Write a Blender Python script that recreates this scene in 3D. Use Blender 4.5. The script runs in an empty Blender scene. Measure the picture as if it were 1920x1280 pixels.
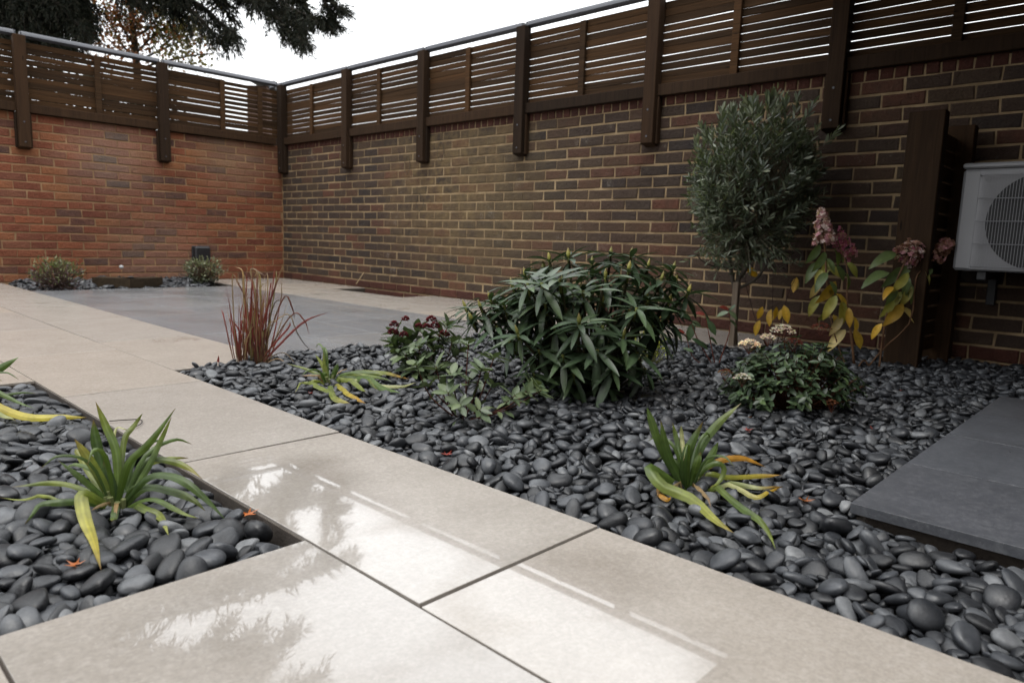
import bpy, math, random
import numpy as np
from mathutils import Vector, Matrix

random.seed(11); np.random.seed(11)
scn = bpy.context.scene
col = scn.collection
rad = math.radians

# ------------------------------------------------------------------ camera
CAM = np.array([0.0, 0.0, 0.55])
FPX, YAW, PITCH, ROLL = 1331.4, 0.81801, 0.14127, 0.03362      # solved from the paving and wall vanishing points
_f = np.array([math.sin(YAW)*math.cos(PITCH), math.cos(YAW)*math.cos(PITCH), -math.sin(PITCH)])
_r = np.array([math.cos(YAW), -math.sin(YAW), 0.0]); _u = np.cross(_r, _f)
RIGHT = math.cos(ROLL)*_r + math.sin(ROLL)*_u
UP = -math.sin(ROLL)*_r + math.cos(ROLL)*_u
FWD = _f
cam_data = bpy.data.cameras.new('camera'); cam = bpy.data.objects.new('camera', cam_data); col.objects.link(cam)
cam_data.sensor_width = 36.0; cam_data.lens = FPX/1920*36.0
cam_data.clip_start = 0.02; cam_data.clip_end = 3000
m3 = Matrix((RIGHT, UP, -FWD)).transposed()
cam.matrix_world = Matrix.Translation(CAM) @ m3.to_4x4()
cam_data.dof.use_dof = True; cam_data.dof.focus_distance = 2.1; cam_data.dof.aperture_fstop = 5.0
scn.camera = cam

# ------------------------------------------------------------------ sky, sun, exposure
SUN_EL, SUN_AZ = rad(72), rad(235)         # soft overcast light from behind the camera's left shoulder
world = bpy.data.worlds.new('World'); scn.world = world; world.use_nodes = True
wn = world.node_tree; wn.nodes.clear()
sky = wn.nodes.new('ShaderNodeTexSky'); sky.sky_type = 'NISHITA'; sky.sun_disc = False
sky.sun_elevation = SUN_EL; sky.sun_rotation = SUN_AZ
hs = wn.nodes.new('ShaderNodeHueSaturation'); hs.inputs['Saturation'].default_value = 0.10
mx = wn.nodes.new('ShaderNodeMixRGB'); mx.inputs['Fac'].default_value = 0.8; mx.inputs['Color2'].default_value = (20.2, 20.6, 21.0, 1)   # even cloud cover
bgn = wn.nodes.new('ShaderNodeBackground'); bgn.inputs['Strength'].default_value = 0.15
wo = wn.nodes.new('ShaderNodeOutputWorld')
wn.links.new(sky.outputs[0], hs.inputs['Color']); wn.links.new(hs.outputs[0], mx.inputs['Color1'])
tcw = wn.nodes.new('ShaderNodeTexCoord'); sxyz = wn.nodes.new('ShaderNodeSeparateXYZ'); wn.links.new(tcw.outputs['Generated'], sxyz.inputs[0])
mr = wn.nodes.new('ShaderNodeMapRange'); mr.inputs['From Min'].default_value = 0; mr.inputs['From Max'].default_value = 1; mr.inputs['To Min'].default_value = .36; mr.inputs['To Max'].default_value = 1.0
wn.links.new(sxyz.outputs[2], mr.inputs['Value'])          # standard overcast: the zenith about three times the horizon
gm = wn.nodes.new('ShaderNodeMixRGB'); gm.blend_type = 'MULTIPLY'; gm.inputs['Fac'].default_value = 1.0
wn.links.new(mx.outputs[0], gm.inputs['Color1']); wn.links.new(mr.outputs[0], gm.inputs['Color2'])
wn.links.new(gm.outputs[0], bgn.inputs['Color']); wn.links.new(bgn.outputs[0], wo.inputs['Surface'])
sd = bpy.data.lights.new('sun', 'SUN'); sd.energy = 1.2; sd.angle = rad(25); sd.color = (1.0, 0.96, 0.90)
so = bpy.data.objects.new('sun', sd); col.objects.link(so)
sdir = Vector((math.sin(SUN_AZ)*math.cos(SUN_EL), math.cos(SUN_AZ)*math.cos(SUN_EL), math.sin(SUN_EL)))
so.rotation_euler = sdir.to_track_quat('Z', 'Y').to_euler(); so.location = (-6, -5, 12)
scn.view_settings.view_transform = 'Standard'; scn.view_settings.look = 'None'
scn.view_settings.gamma = 1.0; scn.view_settings.use_curve_mapping = False
scn.view_settings.exposure = 0.47

# ------------------------------------------------------------------ helpers
def at_depth(px, py, D):
    return CAM + D*(FWD + RIGHT*((px-960)/FPX) - UP*((py-640)/FPX))
def on_ground(px, py, z=0.0):
    d = FWD + RIGHT*((px-960)/FPX) - UP*((py-640)/FPX)
    return CAM + d*((z-CAM[2])/d[2])
def depth_of(P): return float(np.dot(np.asarray(P, float)-CAM, FWD))
def to_px(P):
    v = np.asarray(P, float)-CAM; d = v@FWD
    return 960+FPX*(v@RIGHT)/d, 640-FPX*(v@UP)/d
def nrm(v):
    v = np.asarray(v, float); n = np.linalg.norm(v); return v/n if n > 1e-9 else np.array([0, 0, 1.0])
def U(a, b): return random.uniform(a, b)

class MB:
    """collects verts, faces and a vertex colour"""
    def __init__(s): s.v = []; s.f = []; s.c = []
    def add(s, vs, fs, c=(1, 1, 1)):
        o = len(s.v); s.v += [tuple(map(float, v)) for v in vs]; s.f += [tuple(i+o for i in f) for f in fs]
        if len(vs) and hasattr(c[0], '__len__'): s.c += [tuple(k[:3]) for k in c]
        else: s.c += [tuple(c[:3])]*len(vs)
    def box(s, a, b, c=(1, 1, 1), bev=0.0):
        x0, y0, z0 = [min(a[i], b[i]) for i in range(3)]; x1, y1, z1 = [max(a[i], b[i]) for i in range(3)]
        if bev <= 0:
            s.add([(x0,y0,z0),(x1,y0,z0),(x1,y1,z0),(x0,y1,z0),(x0,y0,z1),(x1,y0,z1),(x1,y1,z1),(x0,y1,z1)],
                  [(0,3,2,1),(4,5,6,7),(0,1,5,4),(1,2,6,5),(2,3,7,6),(3,0,4,7)], c); return
        g = bev; vs = []; idx = {}
        X = (x0, x1); Y = (y0, y1); Z = (z0, z1)
        for i in (0,1):
            for j in (0,1):
                for k in (0,1):
                    sx, sy, sz = (1-2*i)*g, (1-2*j)*g, (1-2*k)*g
                    idx[i,j,k] = len(vs)
                    vs += [(X[i], Y[j]+sy, Z[k]+sz), (X[i]+sx, Y[j], Z[k]+sz), (X[i]+sx, Y[j]+sy, Z[k])]
        fs = []
        q = lambda i,j,k,a: idx[i,j,k]+a
        for i in (0,1): fs.append((q(i,0,0,0),q(i,1,0,0),q(i,1,1,0),q(i,0,1,0)))
        for j in (0,1): fs.append((q(0,j,0,1),q(1,j,0,1),q(1,j,1,1),q(0,j,1,1)))
        for k in (0,1): fs.append((q(0,0,k,2),q(1,0,k,2),q(1,1,k,2),q(0,1,k,2)))
        for j in (0,1):
            for k in (0,1): fs.append((q(0,j,k,1),q(1,j,k,1),q(1,j,k,2),q(0,j,k,2)))
        for i in (0,1):
            for k in (0,1): fs.append((q(i,0,k,0),q(i,1,k,0),q(i,1,k,2),q(i,0,k,2)))
        for i in (0,1):
            for j in (0,1): fs.append((q(i,j,0,0),q(i,j,1,0),q(i,j,1,1),q(i,j,0,1)))
        for i in (0,1):
            for j in (0,1):
                for k in (0,1): fs.append((q(i,j,k,0),q(i,j,k,1),q(i,j,k,2)))
        cen = np.array([(x0+x1)/2, (y0+y1)/2, (z0+z1)/2]); out = []
        for f in fs:
            p = [np.array(vs[i]) for i in f]; n = np.cross(p[1]-p[0], p[2]-p[0])
            out.append(f if n@(sum(p)/len(p)-cen) > 0 else tuple(reversed(f)))
        s.add(vs, out, c)
    def tube(s, pts, r, n=6, c=(1, 1, 1), cap=True):
        pts = [np.asarray(p, float) for p in pts]; k = len(pts)
        rs = r if hasattr(r, '__len__') else [r]*k
        vs = []; fs = []; cs = []
        ref = np.array([0.13, 0.27, 0.95])
        for i in range(k):
            t = nrm(pts[min(i+1, k-1)]-pts[max(i-1, 0)])
            a = np.cross(t, ref)
            if np.linalg.norm(a) < 0.2: a = np.cross(t, np.array([1.0, 0.1, 0]))
            a = nrm(a); b = np.cross(t, a)
            for j in range(n):
                an = 2*math.pi*j/n; vs.append(pts[i]+rs[i]*(a*math.cos(an)+b*math.sin(an)))
                cs.append(c[i] if hasattr(c[0], '__len__') else c)
        for i in range(k-1):
            for j in range(n): fs.append((i*n+j, i*n+(j+1) % n, (i+1)*n+(j+1) % n, (i+1)*n+j))
        if cap: fs.append(tuple(range(n-1, -1, -1))); fs.append(tuple((k-1)*n+j for j in range(n)))
        s.add(vs, fs, cs)
    def mesh(s, name, smooth=False):
        me = bpy.data.meshes.new(name); me.from_pydata(s.v, [], s.f)
        a = me.color_attributes.new('Col', 'FLOAT_COLOR', 'POINT')
        arr = np.ones((len(s.v), 4), np.float32)
        if len(s.v): arr[:, :3] = np.array(s.c, np.float32)
        a.data.foreach_set('color', arr.ravel())
        if smooth: me.polygons.foreach_set('use_smooth', [True]*len(me.polygons))
        me.update(); return me
    def build(s, name, mat, parent=None, smooth=False, kind=None):
        return link(name, s.mesh(name, smooth), mat, parent, kind)

def link(name, me, mat, parent=None, kind=None, matrix=None):
    """matrix / mesh are in world space; the parent (an Empty or mesh) may carry a location"""
    o = bpy.data.objects.new(name, me); col.objects.link(o)
    if mat is not None and not me.materials: me.materials.append(mat)
    mw = matrix if matrix is not None else Matrix.Identity(4)
    if parent is not None:
        o.parent = parent; o.matrix_basis = PB.get(parent.name, Matrix.Identity(4)).inverted() @ mw
    else: o.matrix_basis = mw
    PB[o.name] = mw
    if kind: o['kind'] = kind
    return o
PB = {}
def thing(name, label, cat, loc=(0, 0, 0), group=None, kind=None):
    o = bpy.data.objects.new(name, None); col.objects.link(o); o.location = tuple(map(float, loc)); o.empty_display_size = 0.1
    PB[o.name] = Matrix.Translation(o.location)
    if kind: o['kind'] = kind
    else: tag(o, label, cat, group)
    return o
def tag(o, label, cat, group=None):
    o['label'] = label; o['category'] = cat
    if group: o['group'] = group
    return o
def np_mesh(name, V, F, C=None, smooth=True):
    """V (n,3), F (m,k) arrays"""
    me = bpy.data.meshes.new(name); k = F.shape[1]
    me.vertices.add(len(V)); me.vertices.foreach_set('co', V.astype(np.float32).ravel())
    me.loops.add(F.size); me.loops.foreach_set('vertex_index', F.astype(np.int32).ravel())
    me.polygons.add(len(F)); me.polygons.foreach_set('loop_start', np.arange(0, F.size, k, dtype=np.int32))
    me.polygons.foreach_set('loop_total', np.full(len(F), k, np.int32))
    me.polygons.foreach_set('use_smooth', np.full(len(F), smooth))
    a = me.color_attributes.new('Col', 'FLOAT_COLOR', 'POINT')
    arr = np.ones((len(V), 4), np.float32)
    if C is not None: arr[:, :3] = C
    a.data.foreach_set('color', arr.ravel())
    me.update(calc_edges=True); me.validate(); return me

# ------------------------------------------------------------------ materials
def new_mat(name):
    m = bpy.data.materials.new(name); m.use_nodes = True; nt = m.node_tree
    return m, nt, nt.nodes['Principled BSDF']
def nd(nt, t, ins=None, **props):
    n = nt.nodes.new(t)
    for k, v in props.items(): setattr(n, k, v)
    for k, v in (ins or {}).items():
        if hasattr(v, 'is_linked') or isinstance(v, bpy.types.NodeSocket): nt.links.new(v, n.inputs[k])
        else: n.inputs[k].default_value = v
    return n
def noise(nt, scale, detail=4, rough=0.55, vec=None, dist=0.0):
    n = nd(nt, 'ShaderNodeTexNoise', {'Scale': scale, 'Detail': detail, 'Roughness': rough, 'Distortion': dist})
    if vec is not None: nt.links.new(vec, n.inputs['Vector'])
    return n.outputs['Fac']
def ramp(nt, fac, stops):
    r = nd(nt, 'ShaderNodeValToRGB', {'Fac': fac}); e = r.color_ramp.elements
    while len(e) < len(stops): e.new(0.5)
    for i, (p, c) in enumerate(stops):
        e[i].position = p; e[i].color = (*c, 1) if len(c) == 3 else c
    return r.outputs['Color']
def mixc(nt, fac, a, b, mode='MIX'):
    n = nd(nt, 'ShaderNodeMixRGB', blend_type=mode)
    for k, v in (('Fac', fac), ('Color1', a), ('Color2', b)):
        if isinstance(v, bpy.types.NodeSocket): nt.links.new(v, n.inputs[k])
        else: n.inputs[k].default_value = v if k == 'Fac' else ((*v, 1) if len(v) == 3 else v)
    return n.outputs['Color']
def mth(nt, op, a, b=0.0, c=None, clamp=False):
    n = nd(nt, 'ShaderNodeMath', operation=op, use_clamp=clamp)
    for i, v in enumerate((a, b) if c is None else (a, b, c)):
        if isinstance(v, bpy.types.NodeSocket): nt.links.new(v, n.inputs[i])
        else: n.inputs[i].default_value = v
    return n.outputs[0]
def mrange(nt, v, a, b, c=0.0, d=1.0):
    n = nd(nt, 'ShaderNodeMapRange', {'Value': v, 'From Min': a, 'From Max': b, 'To Min': c, 'To Max': d}); return n.outputs[0]
def bump(nt, bsdf, h, strength=0.3, dist=0.01):
    n = nd(nt, 'ShaderNodeBump', {'Height': h, 'Strength': strength, 'Distance': dist}); nt.links.new(n.outputs[0], bsdf.inputs['Normal'])
def pos(nt): return nd(nt, 'ShaderNodeNewGeometry').outputs['Position']
def vcol(nt): return nd(nt, 'ShaderNodeVertexColor', layer_name='Col').outputs['Color']
def orand(nt): return nd(nt, 'ShaderNodeObjectInfo').outputs['Random']
def sep(nt, v):
    n = nd(nt, 'ShaderNodeSeparateXYZ', {0: v}); return n.outputs

def mat_brick(name, stops, mottled, stain=None):
    m, nt, b = new_mat(name); P = pos(nt)
    v = mth(nt, 'FRACT', mth(nt, 'ADD', sep(nt, vcol(nt))[0], orand(nt)))
    c = ramp(nt, v, stops)
    n1 = noise(nt, 14, 5, 0.6, P); c = mixc(nt, mrange(nt, n1, .42, .75, 0, .55), c, mottled)
    n2 = noise(nt, 90, 4, 0.7, P); c = mixc(nt, 0.55, c, ramp(nt, n2, [(0.3, (.45, .45, .45)), (0.7, (1, 1, 1))]), 'MULTIPLY')
    n3 = noise(nt, 1.3, 3, 0.6, P); c = mixc(nt, 0.7, c, ramp(nt, n3, [(0.3, (.68, .66, .66)), (0.65, (1.1, 1.05, 1.0))]), 'MULTIPLY')
    if stain: c = stain(nt, P, c)
    nt.links.new(c, b.inputs['Base Color']); b.inputs['Roughness'].default_value = 0.85
    b.inputs['Specular IOR Level'].default_value = 0.25
    h = mth(nt, 'ADD', mth(nt, 'MULTIPLY', noise(nt, 35, 6, 0.65, P, 0.6), 1.0), mth(nt, 'MULTIPLY', noise(nt, 160, 3, 0.6, P), 0.4))
    bump(nt, b, h, 0.9, 0.02)
    return m
def blob(nt, P, cx, cy, cz, r, soft=0.6):
    d = nd(nt, 'ShaderNodeVectorMath', {0: P, 1: (cx, cy, cz)}, operation='DISTANCE').outputs['Value']
    d = mth(nt, 'ADD', d, mth(nt, 'MULTIPLY', mth(nt, 'SUBTRACT', noise(nt, 4, 4, .6, P), .5), r*1.3))
    return mrange(nt, d, r*(1+soft), r*(1-soft))
def stain_left(nt, P, c):
    f = blob(nt, P, 2.55, 8.0, 1.25, .35); c = mixc(nt, mth(nt, 'MULTIPLY', f, .28), c, (.30, .25, .20))
    f = blob(nt, P, 3.85, 8.0, 1.42, .35); c = mixc(nt, mth(nt, 'MULTIPLY', f, .30), c, (.28, .23, .16))
    f = blob(nt, P, 3.0, 8.0, .1, .5); return mixc(nt, mth(nt, 'MULTIPLY', f, .25), c, (.30, .23, .18))
def stain_right(nt, P, c):
    f = blob(nt, P, 4.42, 5.0, 1.15, .75); c = mixc(nt, mth(nt, 'MULTIPLY', f, mrange(nt, noise(nt, 11, 4, .65, P), .35, .65, .05, .55)), c, (.20, .138, .060))
    f = blob(nt, P, 4.42, 4.3, .8, .6); c = mixc(nt, mth(nt, 'MULTIPLY', f, .22), c, (.15, .115, .06))
    sd_ = mth(nt, 'MULTIPLY', mrange(nt, noise(nt, 3.1, 5, .7, P), .60, .72), mrange(nt, noise(nt, 70, 3, .7, P), .45, .65))
    return mixc(nt, mth(nt, 'MULTIPLY', sd_, .5), c, (.30, .27, .23))
M_BRICK_RED = mat_brick('red_brick', [(0, (.185, .062, .034)), (.18, (.27, .088, .042)), (.36, (.145, .045, .028)), (.52, (.29, .125, .055)), (.68, (.23, .072, .038)), (.8, (.085, .050, .042)), (.9, (.15, .066, .045)), (1, (.22, .078, .042))], (.23, .10, .055), stain_left)
M_BRICK_DARK = mat_brick('dark_stock_brick', [(0, (.052, .036, .029)), (.2, (.076, .050, .034)), (.4, (.036, .028, .026)), (.6, (.090, .052, .032)), (.75, (.056, .040, .031)), (.88, (.12, .050, .031)), (1, (.074, .052, .033))], (.070, .049, .033), stain_right)
M_BRICK_BASE = mat_brick('plinth_brick', [(0, (.085, .030, .020)), (.5, (.065, .024, .017)), (1, (.10, .036, .023))], (.06, .028, .02))
def mat_mortar(name, c1, c2):
    m, nt, b = new_mat(name); P = pos(nt)
    c = ramp(nt, noise(nt, 9, 5, .65, P), [(.3, c1), (.7, c2)])
    c = mixc(nt, .8, c, ramp(nt, noise(nt, 1.8, 5, .68, P), [(.32, (.50, .48, .46)), (.62, (1.1, 1.08, 1.02))]), 'MULTIPLY')
    c = mixc(nt, .4, c, ramp(nt, noise(nt, 220, 2, .6, P), [(.3, (.6, .6, .6)), (.7, (1, 1, 1))]), 'MULTIPLY')
    nt.links.new(c, b.inputs['Base Color']); b.inputs['Roughness'].default_value = .95; b.inputs['Specular IOR Level'].default_value = .1
    bump(nt, b, noise(nt, 120, 4, .6, P), .5, .006); return m
M_MORTAR_L = mat_mortar('orange_mortar', (.27, .16, .09), (.34, .225, .13))
M_MORTAR_R = mat_mortar('tan_mortar', (.24, .17, .10), (.38, .285, .175))

def mat_wood(name, a, b_, axis_scale=(3, 3, 40), rough=.7):
    m, nt, b = new_mat(name); tc = nd(nt, 'ShaderNodeTexCoord').outputs['Object']
    mp = nd(nt, 'ShaderNodeMapping', {'Vector': pos(nt), 'Scale': axis_scale}).outputs[0]
    n1 = noise(nt, 1.0, 6, .65, mp, 1.2); c = ramp(nt, n1, [(.25, a), (.75, b_)])
    kn = nd(nt, 'ShaderNodeTexVoronoi', {'Vector': nd(nt, 'ShaderNodeMapping', {'Vector': pos(nt), 'Scale': tuple(1.5+s*.22 for s in axis_scale)}).outputs[0], 'Scale': 1.6}).outputs['Distance']
    c = mixc(nt, mrange(nt, kn, .10, .04), c, tuple(x*.35 for x in a))
    v = mth(nt, 'FRACT', mth(nt, 'ADD', sep(nt, vcol(nt))[0], orand(nt)))
    c = mixc(nt, 1.0, c, ramp(nt, v, [(0, (.6, .6, .62)), (.5, (1.0, .95, .9)), (1, (1.35, 1.2, 1.05))]), 'MULTIPLY')
    nt.links.new(c, b.inputs['Base Color']); b.inputs['Roughness'].default_value = .82; b.inputs['Specular IOR Level'].default_value = .12
    bump(nt, b, n1, .6, .006); return m
M_SLAT = mat_wood('stained_slat_wood', (.019, .0108, .0052), (.062, .034, .0155), (1.5, 1.5, 60))
M_POST = mat_wood('stained_post_wood', (.016, .0095, .0055), (.036, .021, .0115), (40, 40, 1.5))
M_SLATV = mat_wood('brown_post_wood', (.026, .015, .008), (.060, .034, .017), (40, 40, 1.5))
M_STAKE = mat_wood('weathered_stake_wood', (.12, .095, .07), (.22, .18, .14), (60, 60, 2))

def mat_slab(name, base, dark, light, rough, wet, spec=.5, puddles=()):
    m, nt, b = new_mat(name); P = pos(nt)
    shift = nd(nt, 'ShaderNodeVectorMath', {0: P, 1: nd(nt, 'ShaderNodeVectorMath', {0: nd(nt, 'ShaderNodeCombineXYZ', {0: orand(nt), 1: orand(nt), 2: orand(nt)}).outputs[0], 1: (37., 53., 0.)}, operation='MULTIPLY').outputs[0]}, operation='ADD').outputs[0]
    n1 = noise(nt, 5, 6, .7, shift); c = mixc(nt, mrange(nt, n1, .3, .7), dark, base)
    n2 = noise(nt, 55, 5, .72, shift, .4); c = mixc(nt, mrange(nt, n2, .46, .68, 0, .30), c, light)
    n3 = noise(nt, 130, 3, .65, shift); c = mixc(nt, mrange(nt, n3, .42, .62, 0, .26), c, tuple(x*.6 for x in dark))
    sp = nd(nt, 'ShaderNodeTexVoronoi', {'Vector': shift, 'Scale': 95.}).outputs['Distance']
    c = mixc(nt, mrange(nt, sp, .16, .08, 0, .35), c, light)
    tint = ramp(nt, orand(nt), [(0, (.88, .87, .86)), (.5, (1, 1, 1)), (1, (1.06, 1.02, .97))])
    c = mixc(nt, 1.0, c, tint, 'MULTIPLY')
    nt.links.new(c, b.inputs['Base Color'])
    b.inputs['Specular IOR Level'].default_value = spec
    w = noise(nt, 2.2, 5, .6, P, .6); wm = mrange(nt, w, wet[0], wet[1])
    if puddles:      # standing water left by the rain in the middle of the near slabs
        acc = None
        for (cx, cy, rr) in puddles:
            bl_ = mth(nt, 'MULTIPLY', blob(nt, P, cx, cy, 0.0, rr, .35), 1.0); acc = bl_ if acc is None else mth(nt, 'MAXIMUM', acc, bl_)
        wm = mth(nt, 'MAXIMUM', wm, acc)
    fine = noise(nt, 40, 3, .6, P)
    r = mth(nt, 'ADD', mrange(nt, wm, 0, 1, rough[0], rough[1]), mth(nt, 'MULTIPLY', mth(nt, 'SUBTRACT', fine, .5), .10), clamp=True)
    nt.links.new(r, b.inputs['Roughness'])
    nt.links.new(wm, b.inputs['Coat Weight']); b.inputs['Coat Roughness'].default_value = .015; b.inputs['Coat IOR'].default_value = 1.62
    bump(nt, b, n2, .06, .003); return m
PUDDLES = [(.76, 1.42, .18), (.72, 1.18, .17), (.70, .94, .16), (.84, .68, .16), (.72, .50, .17), (.52, .82, .18), (.50, .52, .17), (.42, .95, .12)]
M_BEIGE = mat_slab('beige_porcelain', (.325, .297, .266), (.262, .237, .209), (.44, .414, .385), (.24, .10), (.62, .80), puddles=PUDDLES)
M_GREY = mat_slab('grey_porcelain', (.185, .19, .20), (.165, .17, .18), (.23, .235, .24), (.26, .14), (.36, 1.05))
M_DGREY = mat_slab('charcoal_porcelain', (.088, .092, .104), (.062, .066, .075), (.23, .235, .245), (.34, .22), (.50, .80))

def mat_plain(name, colr, rough=.6, nscale=20, var=.35, metal=0., spec=.5, bmp=.15):
    m, nt, b = new_mat(name); P = pos(nt)
    c = mixc(nt, var, colr, ramp(nt, noise(nt, nscale, 5, .65, P), [(.3, (.4, .4, .4)), (.7, (1.15, 1.15, 1.15))]), 'MULTIPLY')
    nt.links.new(c, b.inputs['Base Color']); b.inputs['Roughness'].default_value = rough; b.inputs['Metallic'].default_value = metal
    b.inputs['Specular IOR Level'].default_value = spec
    if bmp: bump(nt, b, noise(nt, nscale*3, 4, .6, P), bmp, .006)
    return m
M_SOIL = mat_plain('dark_soil', (.030, .022, .016), .95, 30, .6, bmp=.8)
M_GROUND = mat_plain('earth', (.07, .065, .04), .95, 2, .5, bmp=.5)
M_JOINT = mat_plain('paving_bed', (.055, .043, .034), .95, 60, .5, bmp=.4)
M_METAL = mat_plain('grey_roller_metal', (.060, .063, .075), .45, 8, .2, bmp=0)
M_BLACKPL = mat_plain('black_plastic', (.012, .012, .014), .4, 40, .2, bmp=0)
M_GREYPL = mat_plain('grey_plastic', (.42, .42, .42), .45, 30, .2, bmp=0)
M_ACWHITE = mat_plain('ac_casing', (.23, .23, .24), .42, 6, .12, bmp=0)
M_ACDARK = mat_plain('ac_dark', (.02, .02, .022), .6, 6, .2, bmp=0)
M_WIRE = mat_plain('rusty_wire', (.03, .022, .016), .7, 60, .3, bmp=0)
M_RENDER = mat_plain('house_brickwork', (.10, .06, .045), .9, 7, .5)
M_GLASS_DARK = mat_plain('dark_window_glass', (.02, .022, .025), .06, 2, .1, bmp=0)
M_ROOF = mat_plain('grey_roof', (.10, .10, .11), .7, 5, .3)
M_SLEEPER = mat_wood('wet_sleeper_wood', (.012, .010, .008), (.045, .034, .022), (2, 30, 30))

def mat_pebble():
    m, nt, b = new_mat('black_pebble'); tc = pos(nt)
    v = mth(nt, 'FRACT', mth(nt, 'ADD', sep(nt, vcol(nt))[0], orand(nt)))
    c = ramp(nt, v, [(0, (.007, .0075, .009)), (.3, (.014, .0152, .018)), (.6, (.025, .0275, .032)), (.82, (.046, .050, .057)), (.94, (.082, .087, .094)), (1, (.14, .145, .15))])
    c = mixc(nt, .7, c, ramp(nt, noise(nt, 60, 5, .65, tc), [(.3, (.55, .55, .56)), (.7, (1.35, 1.33, 1.3))]), 'MULTIPLY')
    nt.links.new(c, b.inputs['Base Color']); b.inputs['Specular IOR Level'].default_value = .5
    nt.links.new(mrange(nt, noise(nt, 25, 3, .6, tc), .3, .7, .30, .62), b.inputs['Roughness'])
    c2 = mixc(nt, mrange(nt, noise(nt, 420, 2, .7, tc), .60, .74, 0, .5), c, (.10, .10, .10)); nt.links.new(c2, b.inputs['Base Color'])
    bump(nt, b, noise(nt, 180, 4, .65, tc), .22, .003); return m
M_PEBBLE = mat_pebble()

def mat_leaf(name, rough=.42, trans=.25, spec=.45):
    m, nt, b = new_mat(name); out = nt.nodes['Material Output']
    c = mixc(nt, .55, vcol(nt), ramp(nt, noise(nt, 45, 4, .6, pos(nt)), [(.3, (.62, .62, .60)), (.7, (1.25, 1.25, 1.2))]), 'MULTIPLY')
    c = mixc(nt, 1.0, c, ramp(nt, orand(nt), [(0, (.75, .78, .8)), (.5, (1, 1, 1)), (1, (1.25, 1.2, 1.0))]), 'MULTIPLY')
    nt.links.new(c, b.inputs['Base Color']); b.inputs['Roughness'].default_value = rough; b.inputs['Specular IOR Level'].default_value = spec
    t = nd(nt, 'ShaderNodeBsdfTranslucent', {'Color': mixc(nt, 1, c, (1.2, 1.3, .6), 'MULTIPLY')})
    mxs = nd(nt, 'ShaderNodeMixShader', {'Fac': trans}); nt.links.new(b.outputs[0], mxs.inputs[1]); nt.links.new(t.outputs[0], mxs.inputs[2])
    nt.links.new(mxs.outputs[0], out.inputs['Surface']); return m
M_LEAF = mat_leaf('leaf'); M_LEAFG = mat_leaf('glossy_leaf', .38, .15, .42); M_PETAL = mat_leaf('petal', .7, .35, .2)
M_BARK = mat_leaf('bark', .85, 0.0, .2)
M_NEEDLE = mat_leaf('needle_foliage', .7, .08, .2)

# ------------------------------------------------------------------ dimensions (metres, solved from the photograph)
WX, WY = 4.42, 8.0           # inner faces of the side wall and the back wall
WT = 1.57                    # top of both walls

# ------------------------------------------------------------------ ground and paving
g = MB(); g.box((-900, -900, -.5), (900, 900, -.14)); g.build('ground', M_GROUND, kind='structure')
GAP = .0045
def paving(name, slabs, mat, base_rects, z=0.0, th=.02):
    """slabs: (x0,x1,y0,y1[,tilt_x,tilt_y]); one object each under the sheet of bedding mortar"""
    b = MB()
    for (x0, x1, y0, y1) in base_rects: b.box((x0, y0, -.13), (x1, y1, z-.006))
    root = b.build(name, M_JOINT, kind='structure')
    for s in slabs:
        x0, x1, y0, y1 = s[:4]; tx, ty = (s[4:6] if len(s) > 4 else (U(-.12, .12), U(-.12, .12)))
        cx, cy = (x0+x1)/2, (y0+y1)/2
        gp = GAP if z == 0 else .0045
        q = MB(); q.box((x0+gp/2-cx, y0+gp/2-cy, -th), (x1-gp/2-cx, y1-gp/2-cy, 0), bev=.0007 if z == 0 else .0003)
        link('slab', q.mesh('slab'), mat, root, matrix=Matrix.Translation((cx, cy, z+U(-.0006, .0006))) @ Matrix.Rotation(rad(tx), 4, 'X') @ Matrix.Rotation(rad(ty), 4, 'Y'))
    return root
def run(a, b, start, step=.905):
    """cuts a..b at start + k*step"""
    ks = [start+k*step for k in range(-20, 21) if a < start+k*step < b]
    e = [a]+[k for k in ks if k-a > .05 and b-k > .05]+[b]
    return list(zip(e[:-1], e[1:]))
XL, XR, X2 = .645, 1.098, 1.555      # path edges, inner edge of the grey patio
path = []
for i, (a, b) in enumerate(run(-1.3, WY, .777)):
    path.append((XL, XR, a, b) + ((-.30, .30) if .7 < a < .8 else (-.2, .2) if a < .7 else ()))
for a, b in run(2.85, WY, 2.85): path.append((XR, X2, a, b))
for a, b in run(-1.3, 1.10, 1.10): path.append((XL-.472, XL, a, b) + ((.15, .1) if b > .9 else ()))
for a, b in run(2.91, WY, 2.91): path.append((XL-.472, XL, a, b))
for k in range(2, 6):
    for a, b in run(-1.3, 1.10, 1.10+.3*(k % 2)): path.append((XL-.017-.455*k, XL-.017-.455*(k-1), a, b))
    for a, b in run(2.91, WY, 2.91+.3*(k % 2)): path.append((XL-.017-.455*k, XL-.017-.455*(k-1), a, b))
XW = XL-.455*5
paving('path', path, M_BEIGE, [(XL, XR, -1.3, WY), (XR, X2, 2.85, WY), (XW, XL, -1.3, 1.10), (XW, XL, 2.91, WY)])
pat = []
for k in range(4):
    x0 = X2+.4345*k; x1 = x0+.4345
    for a, b in run(2.86, 6.97, 2.86+[.0, .47, .15, .62][k]): pat.append((x0, x1, a, b))
paving('patio', pat, M_GREY, [(X2, X2+4*.4345, 2.86, 6.97)])
XB = X2+4*.4345
bord = []
for a, b in run(2.86, 6.97, 3.2): bord.append((XB, XB+.45, a, b))
for a, b in run(1.72, 5.2, 2.6): bord.append((XB+.45, WX, a, b))
for a, b in run(6.3, WY, 7.1): bord.append((XB+.45, WX, a, b))
bord.append((XB+.05, XB+.45, 6.97, WY)); bord.append((XB+.45, 4.03, 5.2, 6.3))
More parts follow.
